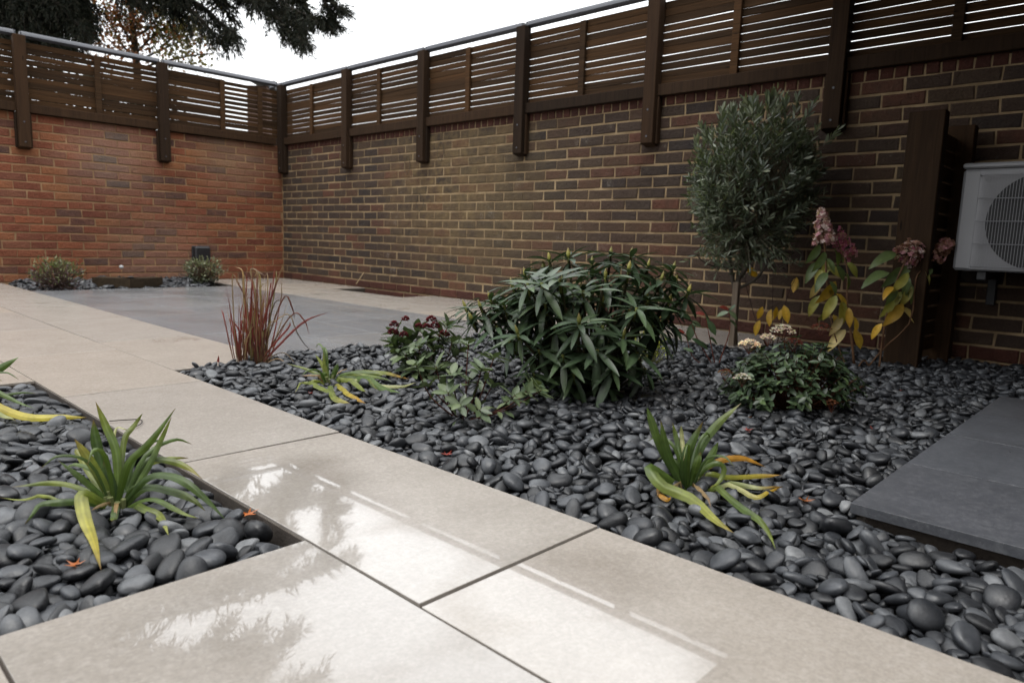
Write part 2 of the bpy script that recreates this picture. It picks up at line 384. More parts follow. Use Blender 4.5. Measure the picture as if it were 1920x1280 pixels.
paving('border_path', bord, M_BEIGE, [(XB, XB+.45, 2.86, 6.97), (XB+.45, WX, 1.72, 5.2), (XB+.45, WX, 6.3, WY), (XB+.05, XB+.45, 6.97, WY), (XB+.45, 4.03, 5.2, 6.3)])
q = MB(); q.box((4.03, 5.2, -.14), (WX, 6.3, -.05)); q.build('planting_pit', M_SOIL, kind='structure')
XD0 = 1.583
dk = []
for k in range(4):
    for (a, b) in ((-.44, .468), (-1.35, -.44)): dk.append((XD0+.43*k, XD0+.43*(k+1), a, b, U(-.05, .05), U(-.05, .05)))
paving('terrace', dk, M_DGREY, [(XD0+.03, XD0+1.72, -1.35, .44)], z=.012, th=.022)

# ------------------------------------------------------------------ brick walls
def brick_variant(i, L=.215, H=.066, D=.05):
    s = MB(); j = lambda a: U(-a, a); b = .004; hl, hh = L/2, H/2
    o = [(-hl+j(.004), -hh+j(.0026)), (hl+j(.004), -hh+j(.0026)), (hl+j(.004), hh+j(.0026)), (-hl+j(.004), hh+j(.0026))]
    mid = [(0+j(.02), -hh+j(.0015)), (j(.02), hh+j(.0015))]
    ring = [o[0], mid[0], o[1], o[2], mid[1], o[3]]
    tl = [j(.0012) for _ in range(6)]
    vs = [(x, D, z) for x, z in ring]+[(x, .004, z) for x, z in ring]
    vs += [(x*(1-b*1.6/hl), tl[k], z*(1-b*1.3/hh)) for k, (x, z) in enumerate(ring)]
    fs = []
    for k in range(6):
        n = (k+1) % 6; fs.append((k, n, 6+n, 6+k)); fs.append((6+k, 6+n, 12+n, 12+k))
    fs += [(12, 13, 16, 17), (13, 14, 15, 16)]
    s.add(vs, [tuple(f) for f in fs], (random.random(),)*3); return s
def make_wall(root, bricks, variants, mat, limit, part='brick'):
    """bricks: (matrix 4x4, length scale); the ones that show largest become parts, the rest one joined part"""
    sc = []
    for Mx, ls in bricks:
        P = np.array(Mx.translation); px, py = to_px(P); d = depth_of(P)
        vis = d > .3 and -60 < px < 1980 and -60 < py < 1300
        sc.append((-(1/max(d, .1)) if vis else 1, len(sc)))
    order = [i for _, i in sorted(sc)]
    meshes = {}
    rest = MB()
    for n, i in enumerate(order):
        Mx, ls = bricks[i]; k = random.randrange(len(variants)); v = variants[k]
        if n < limit and sc[i][0] < 0:
            if k not in meshes: meshes[k] = v.mesh(part)
            link(part, meshes[k], mat, root, matrix=Mx @ Matrix.Diagonal((ls, 1, 1, 1)))
        else:
            mm = Mx @ Matrix.Diagonal((ls, 1, 1, 1))
            rest.add([mm @ Vector(p) for p in v.v], v.f, (random.random(),)*3)
    if rest.v: rest.build(part+'work', mat, root, kind='stuff')
COURSE, PITCH_B = .0775, .226
def courses(u0, u1, n, z0=0.0, COURSE=.0785):
    out = []
    for r in range(n):
        off = (PITCH_B/2 if r % 2 else 0)+U(-.008, .008)
        k0 = math.floor((u0-off)/PITCH_B); u = off+k0*PITCH_B
        while u < u1:
            a, b = max(u, u0), min(u+PITCH_B, u1)
            if b-a > .04: out.append(((a+b)/2+U(-.0025, .0025), z0+(r+.5)*COURSE+U(-.0015, .0015), (b-a-.0105)/.215, r))
            u += PITCH_B
    return out
variants = [brick_variant(i) for i in range(36)]
wl = thing('brick_wall', 'orange red brick wall with a black socket box and slatted fence on top', 'wall', (0, WY, 0))
c = MB(); c.box((-2.4, WY+.0055, -.13), (WX+.25, WY+.22, WT-.004)); c.build('mortar', M_MORTAR_L, wl)
make_wall(wl, [(Matrix.Translation((u, WY+U(-.0015, .0015), z)) @ Matrix.Rotation(U(-.006, .006), 4, 'Y'), ls) for u, z, ls, r in courses(-2.4, WX+.002, 20)], variants, M_BRICK_RED, 300)
wr = thing('brick_wall', 'dark brown brick wall with tan mortar behind the olive tree', 'wall', (WX, 0, 0))
c = MB(); c.box((WX+.0055, -1.6, -.13), (WX+.22, WY+.004, WT-.004)); c.build('mortar', M_MORTAR_R, wr)
RW = Matrix.Rotation(-math.pi/2, 4, 'Z')
allb = courses(-1.6, WY, 20, -.0795, .0795)
make_wall(wr, [(Matrix.Translation((WX+U(-.0015, .0015), u, z)) @ RW @ Matrix.Rotation(U(-.006, .006), 4, 'Y'), ls) for u, z, ls, r in allb if r > 1], variants, M_BRICK_DARK, 300)
make_wall(wr, [(Matrix.Translation((WX-.004, u, z)) @ RW, ls) for u, z, ls, r in allb if r < 2], variants, M_BRICK_BASE, 20, 'plinth_brick')
sold = []
for k in range(int((WY+1.6)/.0765)):
    u = -1.6+.038+k*.0765
    sold.append((Matrix.Translation((WX-.002+U(-.002, .002), u, 1.5425)) @ RW @ Matrix.Rotation(math.pi/2, 4, 'Y'), .29))
make_wall(wr, sold, variants, M_BRICK_BASE, 40, 'soldier_brick')

# ------------------------------------------------------------------ slatted fences on the walls
def fence(root, axis, plane, posts, battens, ends, closed):
    """axis 'y': runs along y on the wall x=plane; axis 'x': along x on the wall y=plane"""
    def bx(m, u0, u1, d0, d1, z0, z1, bev=0, c=(1, 1, 1)):
        if axis == 'y': m.box((plane+d0, u0, z0), (plane+d1, u1, z1), c, bev)
        else: m.box((u0, plane+d0, z0), (u1, plane+d1, z1), c, bev)
    pw = .048
    for p in posts:
        m = MB(); bx(m, p-pw, p+pw, -.078, -.001, 1.235, 2.245, .003, (random.random(),)*3)
        m.v = [(x, y, z+(.02*((plane-(x if axis == 'y' else y))/.078) if z < 1.3 else 0)) for x, y, z in m.v]
        o = m.build('post', M_POST, root)
        m = MB(); bx(m, p-pw-.018, p-pw-.004, -.045, -.002, 1.25, 1.565, .002, (random.random(),)*3); m.build('packer', M_POST, o); m = MB(); bx(m, p+pw+.004, p+pw+.018, -.045, -.002, 1.25, 1.565, .002, (random.random(),)*3)
        m.build('packer', M_POST, o)
        for zz in (1.30, 1.48):
            m = MB()
            if axis == 'y': m.tube([(plane-.0775, p, zz), (plane-.081, p, zz)], .007, 6)
            else: m.tube([(p, plane-.0775, zz), (p, plane-.081, zz)], .007, 6)
            m.build('bolt', M_METAL, o)
    edges = sorted(posts)
    bays = [(ends[0], edges[0]-pw)] if ends[0] < edges[0]-pw-.05 else []
    bays += [(a+pw, b-pw) for a, b in zip(edges[:-1], edges[1:])]
    if ends[1] > edges[-1]+pw+.05: bays.append((edges[-1]+pw, ends[1]))
    for bi, (a, b) in enumerate(bays):
        a += .001; b -= .001
        m = MB(); bx(m, a, b, -.045, .06, WT+.001, 1.648, .003, (random.random(),)*3); m.build('bottom_rail', M_POST, root)
        halves = [a]+[t for t in battens if a < t < b]+[b]
        for h0, h1 in zip(halves[:-1], halves[1:]):
            z = 1.6495
            frac = closed(( h0+h1)/2)
            for k_ in range(11):
                gap = U(.0042, .0074) if not (axis == 'x' and h0 > 3.6) else U(.011, .015)
                if random.random() < frac: gap = U(.0003, .0030)
                hgt = .0504-gap
                if h0 == a: h0 -= .07
                if h1 == b: h1 += .05
                m = MB(); bx(m, h0, h1, .004+U(0, .002), .020, z, z+hgt, .0015, (random.random(),)*3)
                # each slat sags or twists a little so that the gaps taper
                tw = U(-.003, .003)
                L = max(h1-h0, .01)
                m.v = [(x, y, zz+tw*(((y if axis == 'y' else x)-h0)/L-.5)) for x, y, zz in m.v]
                m.build('slat', M_SLAT, root)
                z += hgt+gap
        for t in battens:
            if a < t < b:
                m = MB(); bx(m, t-.026, t+.026, -.024, .002, 1.649, 2.195, .002, (random.random(),)*3); m.build('batten', M_SLAT, root)
        # metal roller along the top of the bay
        prof = []
        for k in range(12):
            rr = .024 if k % 3 else .029; prof.append((rr*math.cos(k*math.pi/6+.3), rr*math.sin(k*math.pi/6+.3)))
        m = MB(); vs = []; ua, ub = a-.02, b+.02
        for uu in (ua, ub):
            for (dx, dz) in prof:
                vs.append((plane-.01+dx, uu, 2.262+dz) if axis == 'y' else (uu, plane-.01+dx, 2.262+dz))
        m.add(vs, [(k, (k+1) % 12, 12+(k+1) % 12, 12+k) for k in range(12)]+[tuple(range(12)), tuple(range(23, 11, -1))])
        ro = m.build('roller', M_METAL, root)
        m = MB(); bx(m, ua-.012, ua-.004, -.035, .012, 2.20, 2.285, .002); m.build('bracket', M_METAL, ro); m = MB(); bx(m, ub+.004, ub+.012, -.035, .012, 2.20, 2.285, .002); m.build('bracket', M_METAL, ro)
fl = thing('slat_fence', 'dark slatted timber fence topping the orange red brick wall', 'fence', (0, WY, WT))
fence(fl, 'x', WY, [-1.95, -.70, .55, 1.80, 3.05], [-1.3, -.07, 1.17, 2.45, 3.70, 4.14], (-2.4, WX-.10), lambda u: .55 if u < 3.5 else (.45 if u < 3.7 else .08))
fr = thing('slat_fence', 'dark slatted timber fence topping the dark brown brick wall', 'fence', (WX, 0, WT))
fence(fr, 'y', WX, [-.90, .35, 1.60, 2.85, 4.09, 5.34, 6.59, 7.925], [-.27, 1.016, 2.26, 3.50, 4.76, 6.06, 7.32], (-1.6, 8.2), lambda u: .18 if u > 6.6 else (.38 if 1.3 < u < 5 else .30) if u > 1.5 else .10)

# ------------------------------------------------------------------ unseen house added behind the camera to shade the near end of the yard
shading_house = thing('house', 'unseen brown brick house with glazed door and overhang, added to shade the near yard', 'house', (3.5, -2.4, 0))
m = MB(); m.box((.6, -6, -.1), (7.5, -1.62, 6.6)); m.build('wall', M_RENDER, shading_house)
m = MB(); m.box((-7.5, -6, -.1), (-2.7, .9, 5.4)); m.build('shading_wing_wall', M_RENDER, shading_house)  # added wing out of view, blocks the low sky from the left
m = MB(); m.add([(-7.8, -6.2, 5.4), (-2.4, -6.2, 5.4), (-2.4, 1.2, 5.4), (-7.8, 1.2, 5.4), (-5.1, -6.2, 7.2), (-5.1, 1.2, 7.2)], [(0, 4, 5, 3), (1, 2, 5, 4), (0, 1, 4), (2, 3, 5), (3, 2, 1, 0)]); m.build('shading_wing_roof', M_ROOF, shading_house)
m = MB(); m.add([(.3, -6.3, 6.6), (7.8, -6.3, 6.6), (7.8, -1.2, 6.6), (.3, -1.2, 6.6), (.3, -3.8, 9.0), (7.8, -3.8, 9.0)], [(0, 1, 5, 4), (2, 3, 4, 5), (1, 2, 5), (3, 0, 4), (3, 2, 1, 0)]); m.build('roof', M_ROOF, shading_house)
m = MB(); m.box((1.7, -1.615, .02), (3.3, -1.56, 2.15), bev=.01); dr = m.build('door', M_BLACKPL, shading_house)
m = MB(); m.box((1.78, -1.555, .1), (2.47, -1.548, 2.07)); m.build('pane', M_GLASS_DARK, dr); m = MB(); m.box((2.53, -1.555, .1), (3.22, -1.548, 2.07)); m.build('pane', M_GLASS_DARK, dr)
m = MB(); m.box((2.2, -1.6, 2.34), (5.2, 2.1, 2.46), bev=.01); m.build('shading_canopy', M_POST, shading_house)  # added overhead out of view to darken the right side
m = MB(); m.box((2.2, -1.61, 2.47), (5.2, -1.5, 2.7)); m.build('shading_canopy_bracket', M_POST, shading_house)

# ------------------------------------------------------------------ pebble beds
def ico(sub):
    t = (1+5**.5)/2
    V = [(-1,t,0),(1,t,0),(-1,-t,0),(1,-t,0),(0,-1,t),(0,1,t),(0,-1,-t),(0,1,-t),(t,0,-1),(t,0,1),(-t,0,-1),(-t,0,1)]
    V = [nrm(v) for v in V]
    F = [(0,11,5),(0,5,1),(0,1,7),(0,7,10),(0,10,11),(1,5,9),(5,11,4),(11,10,2),(10,7,6),(7,1,8),(3,9,4),(3,4,2),(3,2,6),(3,6,8),(3,8,9),(4,9,5),(2,4,11),(6,2,10),(8,6,7),(9,8,1)]
    for _ in range(sub):
        cache = {}; NF = []
        def mid(a, b):
            k = (min(a, b), max(a, b))
            if k not in cache: cache[k] = len(V); V.append(nrm(V[a]+V[b]))
            return cache[k]
        for a, b, c in F:
            x, y, z = mid(a, b), mid(b, c), mid(c, a); NF += [(a,x,z),(b,y,x),(c,z,y),(x,y,z)]
        F = NF
    return np.array(V), np.array(F)
ICO = {1: ico(1), 2: ico(2)}
rng = np.random.RandomState(5)
def pebble_shapes(sub, n):
    """unit pebbles: flattened, egg-shaped, some with worn facets"""
    V, F = ICO[sub]; out = []
    for i in range(n):
        P = V.copy()
        P = np.sign(P)*np.abs(P)**rng.uniform(.82, 1.0)
        P[:, 0] *= 1+rng.uniform(-.22, .22)*P[:, 1]; P[:, 1] *= 1+rng.uniform(-.28, .28)*P[:, 0]; P[:, 2] *= 1+rng.uniform(-.25, .25)*P[:, 0]
        for _ in range(rng.randint(0, 3)):
            d = nrm(rng.normal(size=3)); k = P@d; lim = rng.uniform(.62, .88); P -= np.outer(np.maximum(k-lim, 0)*.75, d)
        for _ in range(3):
            d = nrm(rng.normal(size=3)); P *= (1+.05*np.sin(3*(P@d)+rng.uniform(0, 6)))[:, None]
        out.append(P)
    return out, F
PV = {1: pebble_shapes(1, 24), 2: pebble_shapes(2, 24)}
def drop_pebbles(inside, bounds, size, n_max, soil, target, sizes_spread=.52, edge=.30):
    """lets pebbles settle one by one on a height field; returns centre, rotation, half-axes"""
    cs = .004; x0, x1, y0, y1 = bounds
    nx, ny = int((x1-x0)/cs)+1, int((y1-y0)/cs)+1
    gx = x0+np.arange(nx)*cs; gy = y0+np.arange(ny)*cs
    GX, GY = np.meshgrid(gx, gy, indexing='ij')
    ins = inside(GX, GY); Hf = np.where(ins, soil(GX, GY), 5.0)
    cells = np.argwhere(ins); out = []
    goal = target(GX, GY)
    batch = 0; fails = 0
    tries = 0; dead = np.zeros(Hf.shape)
    while len(out) < n_max and fails < 60 and tries < n_max*3:
        tries += 1
        cand = cells[rng.randint(len(cells), size=8)]
        ci, cj = cand[:, 0], cand[:, 1]; d = goal[ci, cj]-Hf[ci, cj]-dead[ci, cj]; i, j = cand[np.argmax(d)]
        if d.max() < .002: fails += 1; continue
        fails = 0
        a = size*math.exp(rng.normal(0, sizes_spread*.7)); a = min(max(a, size*.45), size*1.65)
        b = a*rng.uniform(.52, .88); c = b*rng.uniform(.38, .66)
        th = rng.uniform(0, math.pi); w = int(a/cs)+1
        i0, i1, j0, j1 = max(i-w, 0), min(i+w+1, nx), max(j-w, 0), min(j+w+1, ny)
        X = GX[i0:i1, j0:j1]-gx[i]; Y = GY[i0:i1, j0:j1]-gy[j]
        u = (X*math.cos(th)+Y*math.sin(th))/a; v = (-X*math.sin(th)+Y*math.cos(th))/b
        r2 = u*u+v*v; mk = r2 < 1
        if mk.sum() < 4: continue
        Hs = Hf[i0:i1, j0:j1]
        # keep off the edges of the bed
        if (Hs[mk] > 4).sum() > edge*mk.sum(): dead[max(i-1, 0):i+2, max(j-1, 0):j+2] += .02; continue
        ok = mk & (Hs < 4)
        A = np.c_[X[ok], Y[ok], np.ones(ok.sum())]; hv = Hs[ok]
        try: sl = np.linalg.lstsq(A, hv, rcond=None)[0]
        except Exception: continue
        sx, sy = np.clip(sl[:2]*.8+rng.normal(0, .24, 2), -.9, .9)
        low = c*np.sqrt(np.clip(1-r2, 0, 1))
        pl = sx*X+sy*Y
        z = (Hs-pl+low)[ok]; zc = np.percentile(z, 82)
        if zc > goal[i, j]+c*1.0: dead[max(i-1, 0):i+2, max(j-1, 0):j+2] += .01; continue
        top = zc+pl+low
        Hs[ok] = np.maximum(Hs[ok], top[ok])
        nn = nrm([-sx, -sy, 1.0]); ux = nrm(np.array([math.cos(th), math.sin(th), sx*math.cos(th)+sy*math.sin(th)])); uy = np.cross(nn, ux)
        out.append((np.array([gx[i], gy[j], zc]), np.c_[ux, uy, nn], np.array([a, b, c])))
    return out
def pebble_bed(root, peb, limit, near=1.55):
    """the pebbles that show largest as parts, the rest joined"""
    key = []
    for k, (P, R, S) in enumerate(peb):
        d = depth_of(P); px, py = to_px(P) if d > .2 else (-999, -999)
        key.append(S[0]/d if d > .2 and -20 < px < 1940 and -20 < py < 1300 else 0)
    # visible pebbles lie in the upper layer: rank by height as well
    order = sorted(range(len(peb)), key=lambda k: -key[k])
    meshes = {}; VV = []; FF = []; CC = []; o = 0; n = 0
    hz = {}
    for P, R, S in peb:
        c = (int(P[0]//.05), int(P[1]//.05)); hz[c] = max(hz.get(c, -9), P[2]+S[2])
    for k in order:
        P, R, S = peb[k]; d = depth_of(P)
        top = P[2]+S[2] > hz[(int(P[0]//.05), int(P[1]//.05))]-.012
        if n < limit and key[k] > 0 and top:
            v = random.randrange(24)
            if v not in meshes:
                me = np_mesh('pebble', PV[2][0][v], PV[2][1], np.full((len(PV[2][0][v]), 3), random.random())); meshes[v] = me
            Mx = Matrix([[R[r][0]*S[0], R[r][1]*S[1], R[r][2]*S[2], P[r]] for r in range(3)]+[[0, 0, 0, 1]])
            link('pebble', meshes[v], M_PEBBLE, root, matrix=Mx); n += 1
        else:
            sub = 2 if d < near and key[k] > 0 else 1
            sh, F = PV[sub]; V = (sh[random.randrange(24)]*S)@R.T+P
            VV.append(V); FF.append(F+o); CC.append(np.full((len(V), 3), random.random())); o += len(V)
    if VV: link('pebbles', np_mesh('pebbles', np.concatenate(VV), np.concatenate(FF), np.concatenate(CC)), M_PEBBLE, root, 'stuff')

def bed_right(X, Y):
    i = (X > XR+.002) & (X < WX-.01) & ((Y < 2.848) | ((Y < 2.90+.03*np.sin(X*23)) & (X > X2+.02) & (X < 2.5))) & (Y > -.55)
    i &= ~((X > XD0+.005) & (X < XD0+1.73) & (Y < .466))
    i &= ~((X > XB+.45) & (Y > 1.715)); i &= ~((X > XD0+1.7) & (Y < .0))
    return i
q = MB(); q.box((XR, -1.35, -.13), (XD0+.02, 2.85, -.048)); q.box((XD0+.02, .44, -.13), (XB+.45, 2.85, -.048)); q.box((XB+.45, -.55, -.13), (WX, 1.72, -.048)); q.box((XD0+1.72, -1.35, -.13), (XB+.45, .44, -.048))
br = q.build('pebble_bed', M_SOIL, kind='structure')
def goal_r(X, Y):
    m = .012*np.exp(-((X-2.3)**2+(Y-1.6)**2)/.8)
    e = np.clip((2.848-Y)/.12, 0, 1)
    near_t = np.exp(-((X-1.5)**2/.10+(np.clip(Y-.45, 0, 9))**2/.06))
    path_e = np.clip(1-(X-XR)/.05, 0, 1)
    return np.where(Y > 2.848, .012, -.010+m-.014*path_e-.016*near_t+.022*np.clip((Y-2.55)/.3, 0, 1))
pr = drop_pebbles(bed_right, (XR, WX, -.55, 2.95), .0182, 16000, lambda X, Y: np.where(Y > 2.848, .001, goal_r(X, Y)-.026), goal_r, edge=.06)
pebble_bed(br, pr, 300, 1.7)
def bed_left(X, Y): return (X < XL-.002) & (X > -.9) & (Y > 1.103) & (Y < 2.907)
q = MB(); q.box((-.95, 1.10, -.13), (XL, 2.91, -.06)); q.box((XW, 1.10, -.13), (-.951, 2.91, -.02)); bl = q.build('pebble_bed', M_SOIL, kind='structure')
pl_ = drop_pebbles(bed_left, (-.9, XL, 1.10, 2.91), 0.0212, 6000, lambda X, Y: -.05+0*X, lambda X, Y: -.015+.008*np.clip((.50-X)/.4, 0, 1)+0*Y, edge=.05)
pebble_bed(bl, pl_, 300, 2.2)
def bed_back(X, Y): return (X > X2+.05) & (X < XB+.04) & (Y > 6.975) & (Y < WY-.01) & (Y > 6.975+.55*np.clip((X-3.0)/.35, 0, 1))
q = MB(); q.box((X2, 6.97, -.13), (XB+.05, WY, -.03)); bb = q.build('pebble_strip', M_SOIL, kind='structure')
pb = drop_pebbles(bed_back, (X2, XB+.05, 6.97, WY), .026, 1500, lambda X, Y: -.03+0*X, lambda X, Y: .018+.02*np.clip((Y-7.1)/.5, 0, 1)+0*X)
pebble_bed(bb, pb, 0, 0)
# pebbles by column, to stand plants and fallen leaves on
HT = {}
for P, R, S in pr+pl_:
    c = (round(P[0]/.03), round(P[1]/.03)); HT[c] = max(HT.get(c, -.06), P[2]+S[2]*.8)
def bed_z(x, y): return HT.get((round(x/.03), round(y/.03)), -.02)

# ------------------------------------------------------------------ plant helpers
def leaf_variant(W=.22, segs=6, droop=.25, fold=.16, shape=1.0, tipc=(1, 1, 1), base=(.05, .09, .04), mid=1.5, wav=.0, thin=False):
    """unit leaf along +x, normal +z, with a raised midrib line in a lighter green"""
    vs = []; cs = []; fs = []
    br = U(.8, 1.2)
    for i in range(segs+1):
        t = i/segs; w = W*.5*max(math.sin(math.pi*t**shape)**.75, .0) if 0 < t < 1 else W*.03
        z = -droop*t*t; x = t*(1-.25*droop*t); wv = wav*math.sin(t*9+br*7)
        cc = np.array(base)*(1-t)+np.array(base)*np.array(tipc)*t
        vs += [(x, w, z+fold*w+wv), (x, 0, z), (x, -w, z+fold*w-wv)]
        cs += [tuple(cc*br*.95), tuple(cc*br*mid), tuple(cc*br*1.05)]
    for i in range(segs):
        a = 3*i; fs += [(a, a+1, a+4, a+3), (a+1, a+2, a+5, a+4)]
    m = MB(); m.add(vs, fs, cs); return m
def frame(d, up, p, L, Wd):
    x = nrm(d); y = np.cross(up, x)
    if np.linalg.norm(y) < 1e-4: y = np.cross([0.3, 1, 0.1], x)
    y = nrm(y); z = np.cross(x, y)
    return Matrix([[x[r]*L, y[r]*Wd, z[r]*L, p[r]] for r in range(3)]+[[0, 0, 0, 1]])
def emit(root, leaves, variants, mat, limit=300, part='leaf', rest='foliage', smooth=True):
    """leaves: list of (Matrix, variant); nearest ones as parts, the rest joined"""
    order = sorted(range(len(leaves)), key=lambda i: depth_of(np.array(leaves[i][0].translation)))
    meshes = {}; VV = []; FF = []; CC = []; o = 0
    for n, i in enumerate(order):
        Mx, k = leaves[i]; k = k % len(variants)
        if n < limit:
            if k not in meshes: meshes[k] = variants[k].mesh(part, smooth)
            link(part, meshes[k], mat, root, matrix=Mx)
        else:
            v = variants[k]; A = np.array(Mx); V = np.array(v.v)@A[:3, :3].T+A[:3, 3]
            VV.append(V); FF.append(np.array(v.f)+o); CC.append(np.array(v.c)*U(.75, 1.25)); o += len(V)
    if VV: link(rest, np_mesh(rest, np.concatenate(VV), np.concatenate(FF), np.concatenate(CC), smooth), mat, root, 'stuff')
def smooth_path(pts, n):
    """Catmull-Rom through the points"""
    P = [np.asarray(p, float) for p in pts]
    if len(P) == 2: return [P[0]+(P[1]-P[0])*t for t in np.linspace(0, 1, n)]
    Q = [2*P[0]-P[1]]+P+[2*P[-1]-P[-2]]; out = []; S = len(P)-1
    for q in range(n):
        t = q/(n-1)*S; i = min(int(t), S-1); u = t-i; a, b, c, d = Q[i:i+4]
        out.append(.5*((2*b)+(-a+c)*u+(2*a-5*b+4*c-d)*u*u+(-a+3*b-3*c+d)*u**3))
    return out
def strap(pts, w, cols, n=12, fold=.35, tip=.55, side=None, wav=0.0, floor=False, brown=0.0):
    """a strap leaf along a 3-D path; cols = colours base .. tip"""
    C = smooth_path(pts, n); m = MB(); vs = []; cs = []; fs = []; side0 = None
    K = len(cols)-1
    if floor:      # leaves lie on the stones, never in them
        for i in range(3, n):
            zz = max(bed_z(C[i][0]+dx, C[i][1]+dy) for dx in (-.02, 0, .02) for dy in (-.02, 0, .02))+.007
            if C[i][2] < zz: C[i] = C[i]*[1, 1, 0]+[0, 0, zz]
        for _ in range(3):
            for i in range(3, n-1): C[i] = C[i]*[1, 1, 0]+[0, 0, max(C[i][2], (C[i-1][2]+C[i][2]+C[i+1][2])/3)]
    for i, p in enumerate(C):
        t = i/(n-1); tg = nrm(C[min(i+1, n-1)]-C[max(i-1, 0)])
        s = np.cross(tg, nrm(p-CAM)*.8+np.array([0, 0, -.35])) if side is None else np.cross(tg, side)
        s = nrm(s)
        if side0 is not None and s@side0 < 0: s = -s
        side0 = s; nn = nrm(np.cross(s, tg))
        ww = w*.5*(min(1, .55+t*1.8))*(1 if t < tip else max(1-((t-tip)/(1-tip))**1.7, .02))
        k = min(int(t*K), K-1) if K else 0; u = t*K-k if K else 0
        cc = np.array(cols[k])*(1-u)+np.array(cols[min(k+1, K)])*u
        wv = wav*math.sin(t*13+w*999)
        if brown > 0 and t > 1-brown: cc = cc*(1-(t-1+brown)/brown)+np.array((.13, .075, .03))*((t-1+brown)/brown)
        jit = 1+.12*math.sin(i*2.7+w*777)
        for o_, sh in zip(ACR, SHD): vs.append(p+s*ww*o_+nn*(fold*ww*abs(o_)**1.3+wv*o_)); cs.append(cc*sh*jit)
    for i in range(n-1):
        for q in range(6): a = 7*i+q; fs.append((a, a+1, a+8, a+7))
    m.add(vs, fs, cs); return m
ACR = (1, .66, .33, 0, -.33, -.66, -1); SHD = (.80, 1.08, .90, 1.25, .94, 1.12, .84)
def pxpath(pts, D0, spread=0.0):
    """pixel polyline -> points round a plant that stands at depth D0 (third value: metres towards or away)"""
    return [at_depth(p[0], p[1], D0+(p[2] if len(p) > 2 else 0)) for p in pts]

G1, G2, YG, YE, OR, PALE = (.038, .068, .018), (.066, .104, .024), (.15, .175, .032), (.32, .25, .035), (.40, .19, .02), (.34, .34, .16)
def agapanthus(label, base_px, leaves):
    b = on_ground(*base_px, z=-.03); D0 = depth_of(b)
    root = thing('agapanthus', label, 'plant', b, 'agapanthus clumps among the pebbles')
    for k, (pts, w, cols) in enumerate(leaves):
        n = len(pts); pp = []
        for i, p in enumerate(pts):
            t = i/(n-1); off = p[2] if len(p) > 2 else 0
            P = at_depth(p[0], p[1], D0+off)
            if i == 0: P = b*.75+P*.25; P[2] = min(P[2], b[2]+.03)
            if P[2] < bed_z(P[0], P[1])+.006 and i > 0:    # lying leaves rest on the stones: slide along the view ray
                d = P-CAM; zz = bed_z(P[0], P[1])+.008; P = CAM+d*((zz-CAM[2])/d[2])
            pp.append(P)
        m = strap(pp, .76*w*D0/FPX, cols, 16, .30, .55, wav=.0012, floor=True, brown=random.choice([0, .06, .1, .16])); m.build('leaf', M_LEAF, root, True)
    for k in range(9):        # thinner inner and dead leaves
        a = U(0, 6.28); h = U(.05, .16); r = U(.05, .14); d = np.array([math.cos(a), math.sin(a), 0]); dead_ = k > 5
        pp = [b+d*.008, b+d*r*.45+[0, 0, h*(.8 if not dead_ else .25)], b+d*r+[0, 0, h*(1.0 if not dead_ else .1)], b+d*r*1.35+[0, 0, h*(.85 if not dead_ else .0)]]
        strap(pp, U(.005, .010), [(.20, .13, .06), (.26, .18, .09), (.17, .10, .05)] if dead_ else [G1, G2, G2], 12, .3, .5, floor=True, brown=.12).build('leaf', M_LEAF, root, True)
    m = MB()
    for k in range(5):
        a = U(0, 6.28); m.tube([b+np.array([math.cos(a)*.012, math.sin(a)*.012, -.02]), b+np.array([math.cos(a)*.02, math.sin(a)*.02, .03+U(0, .02)])], [.009, .006], 6, (.22, .24, .10))
    m.build('stem_base', M_LEAF, root)
    return root
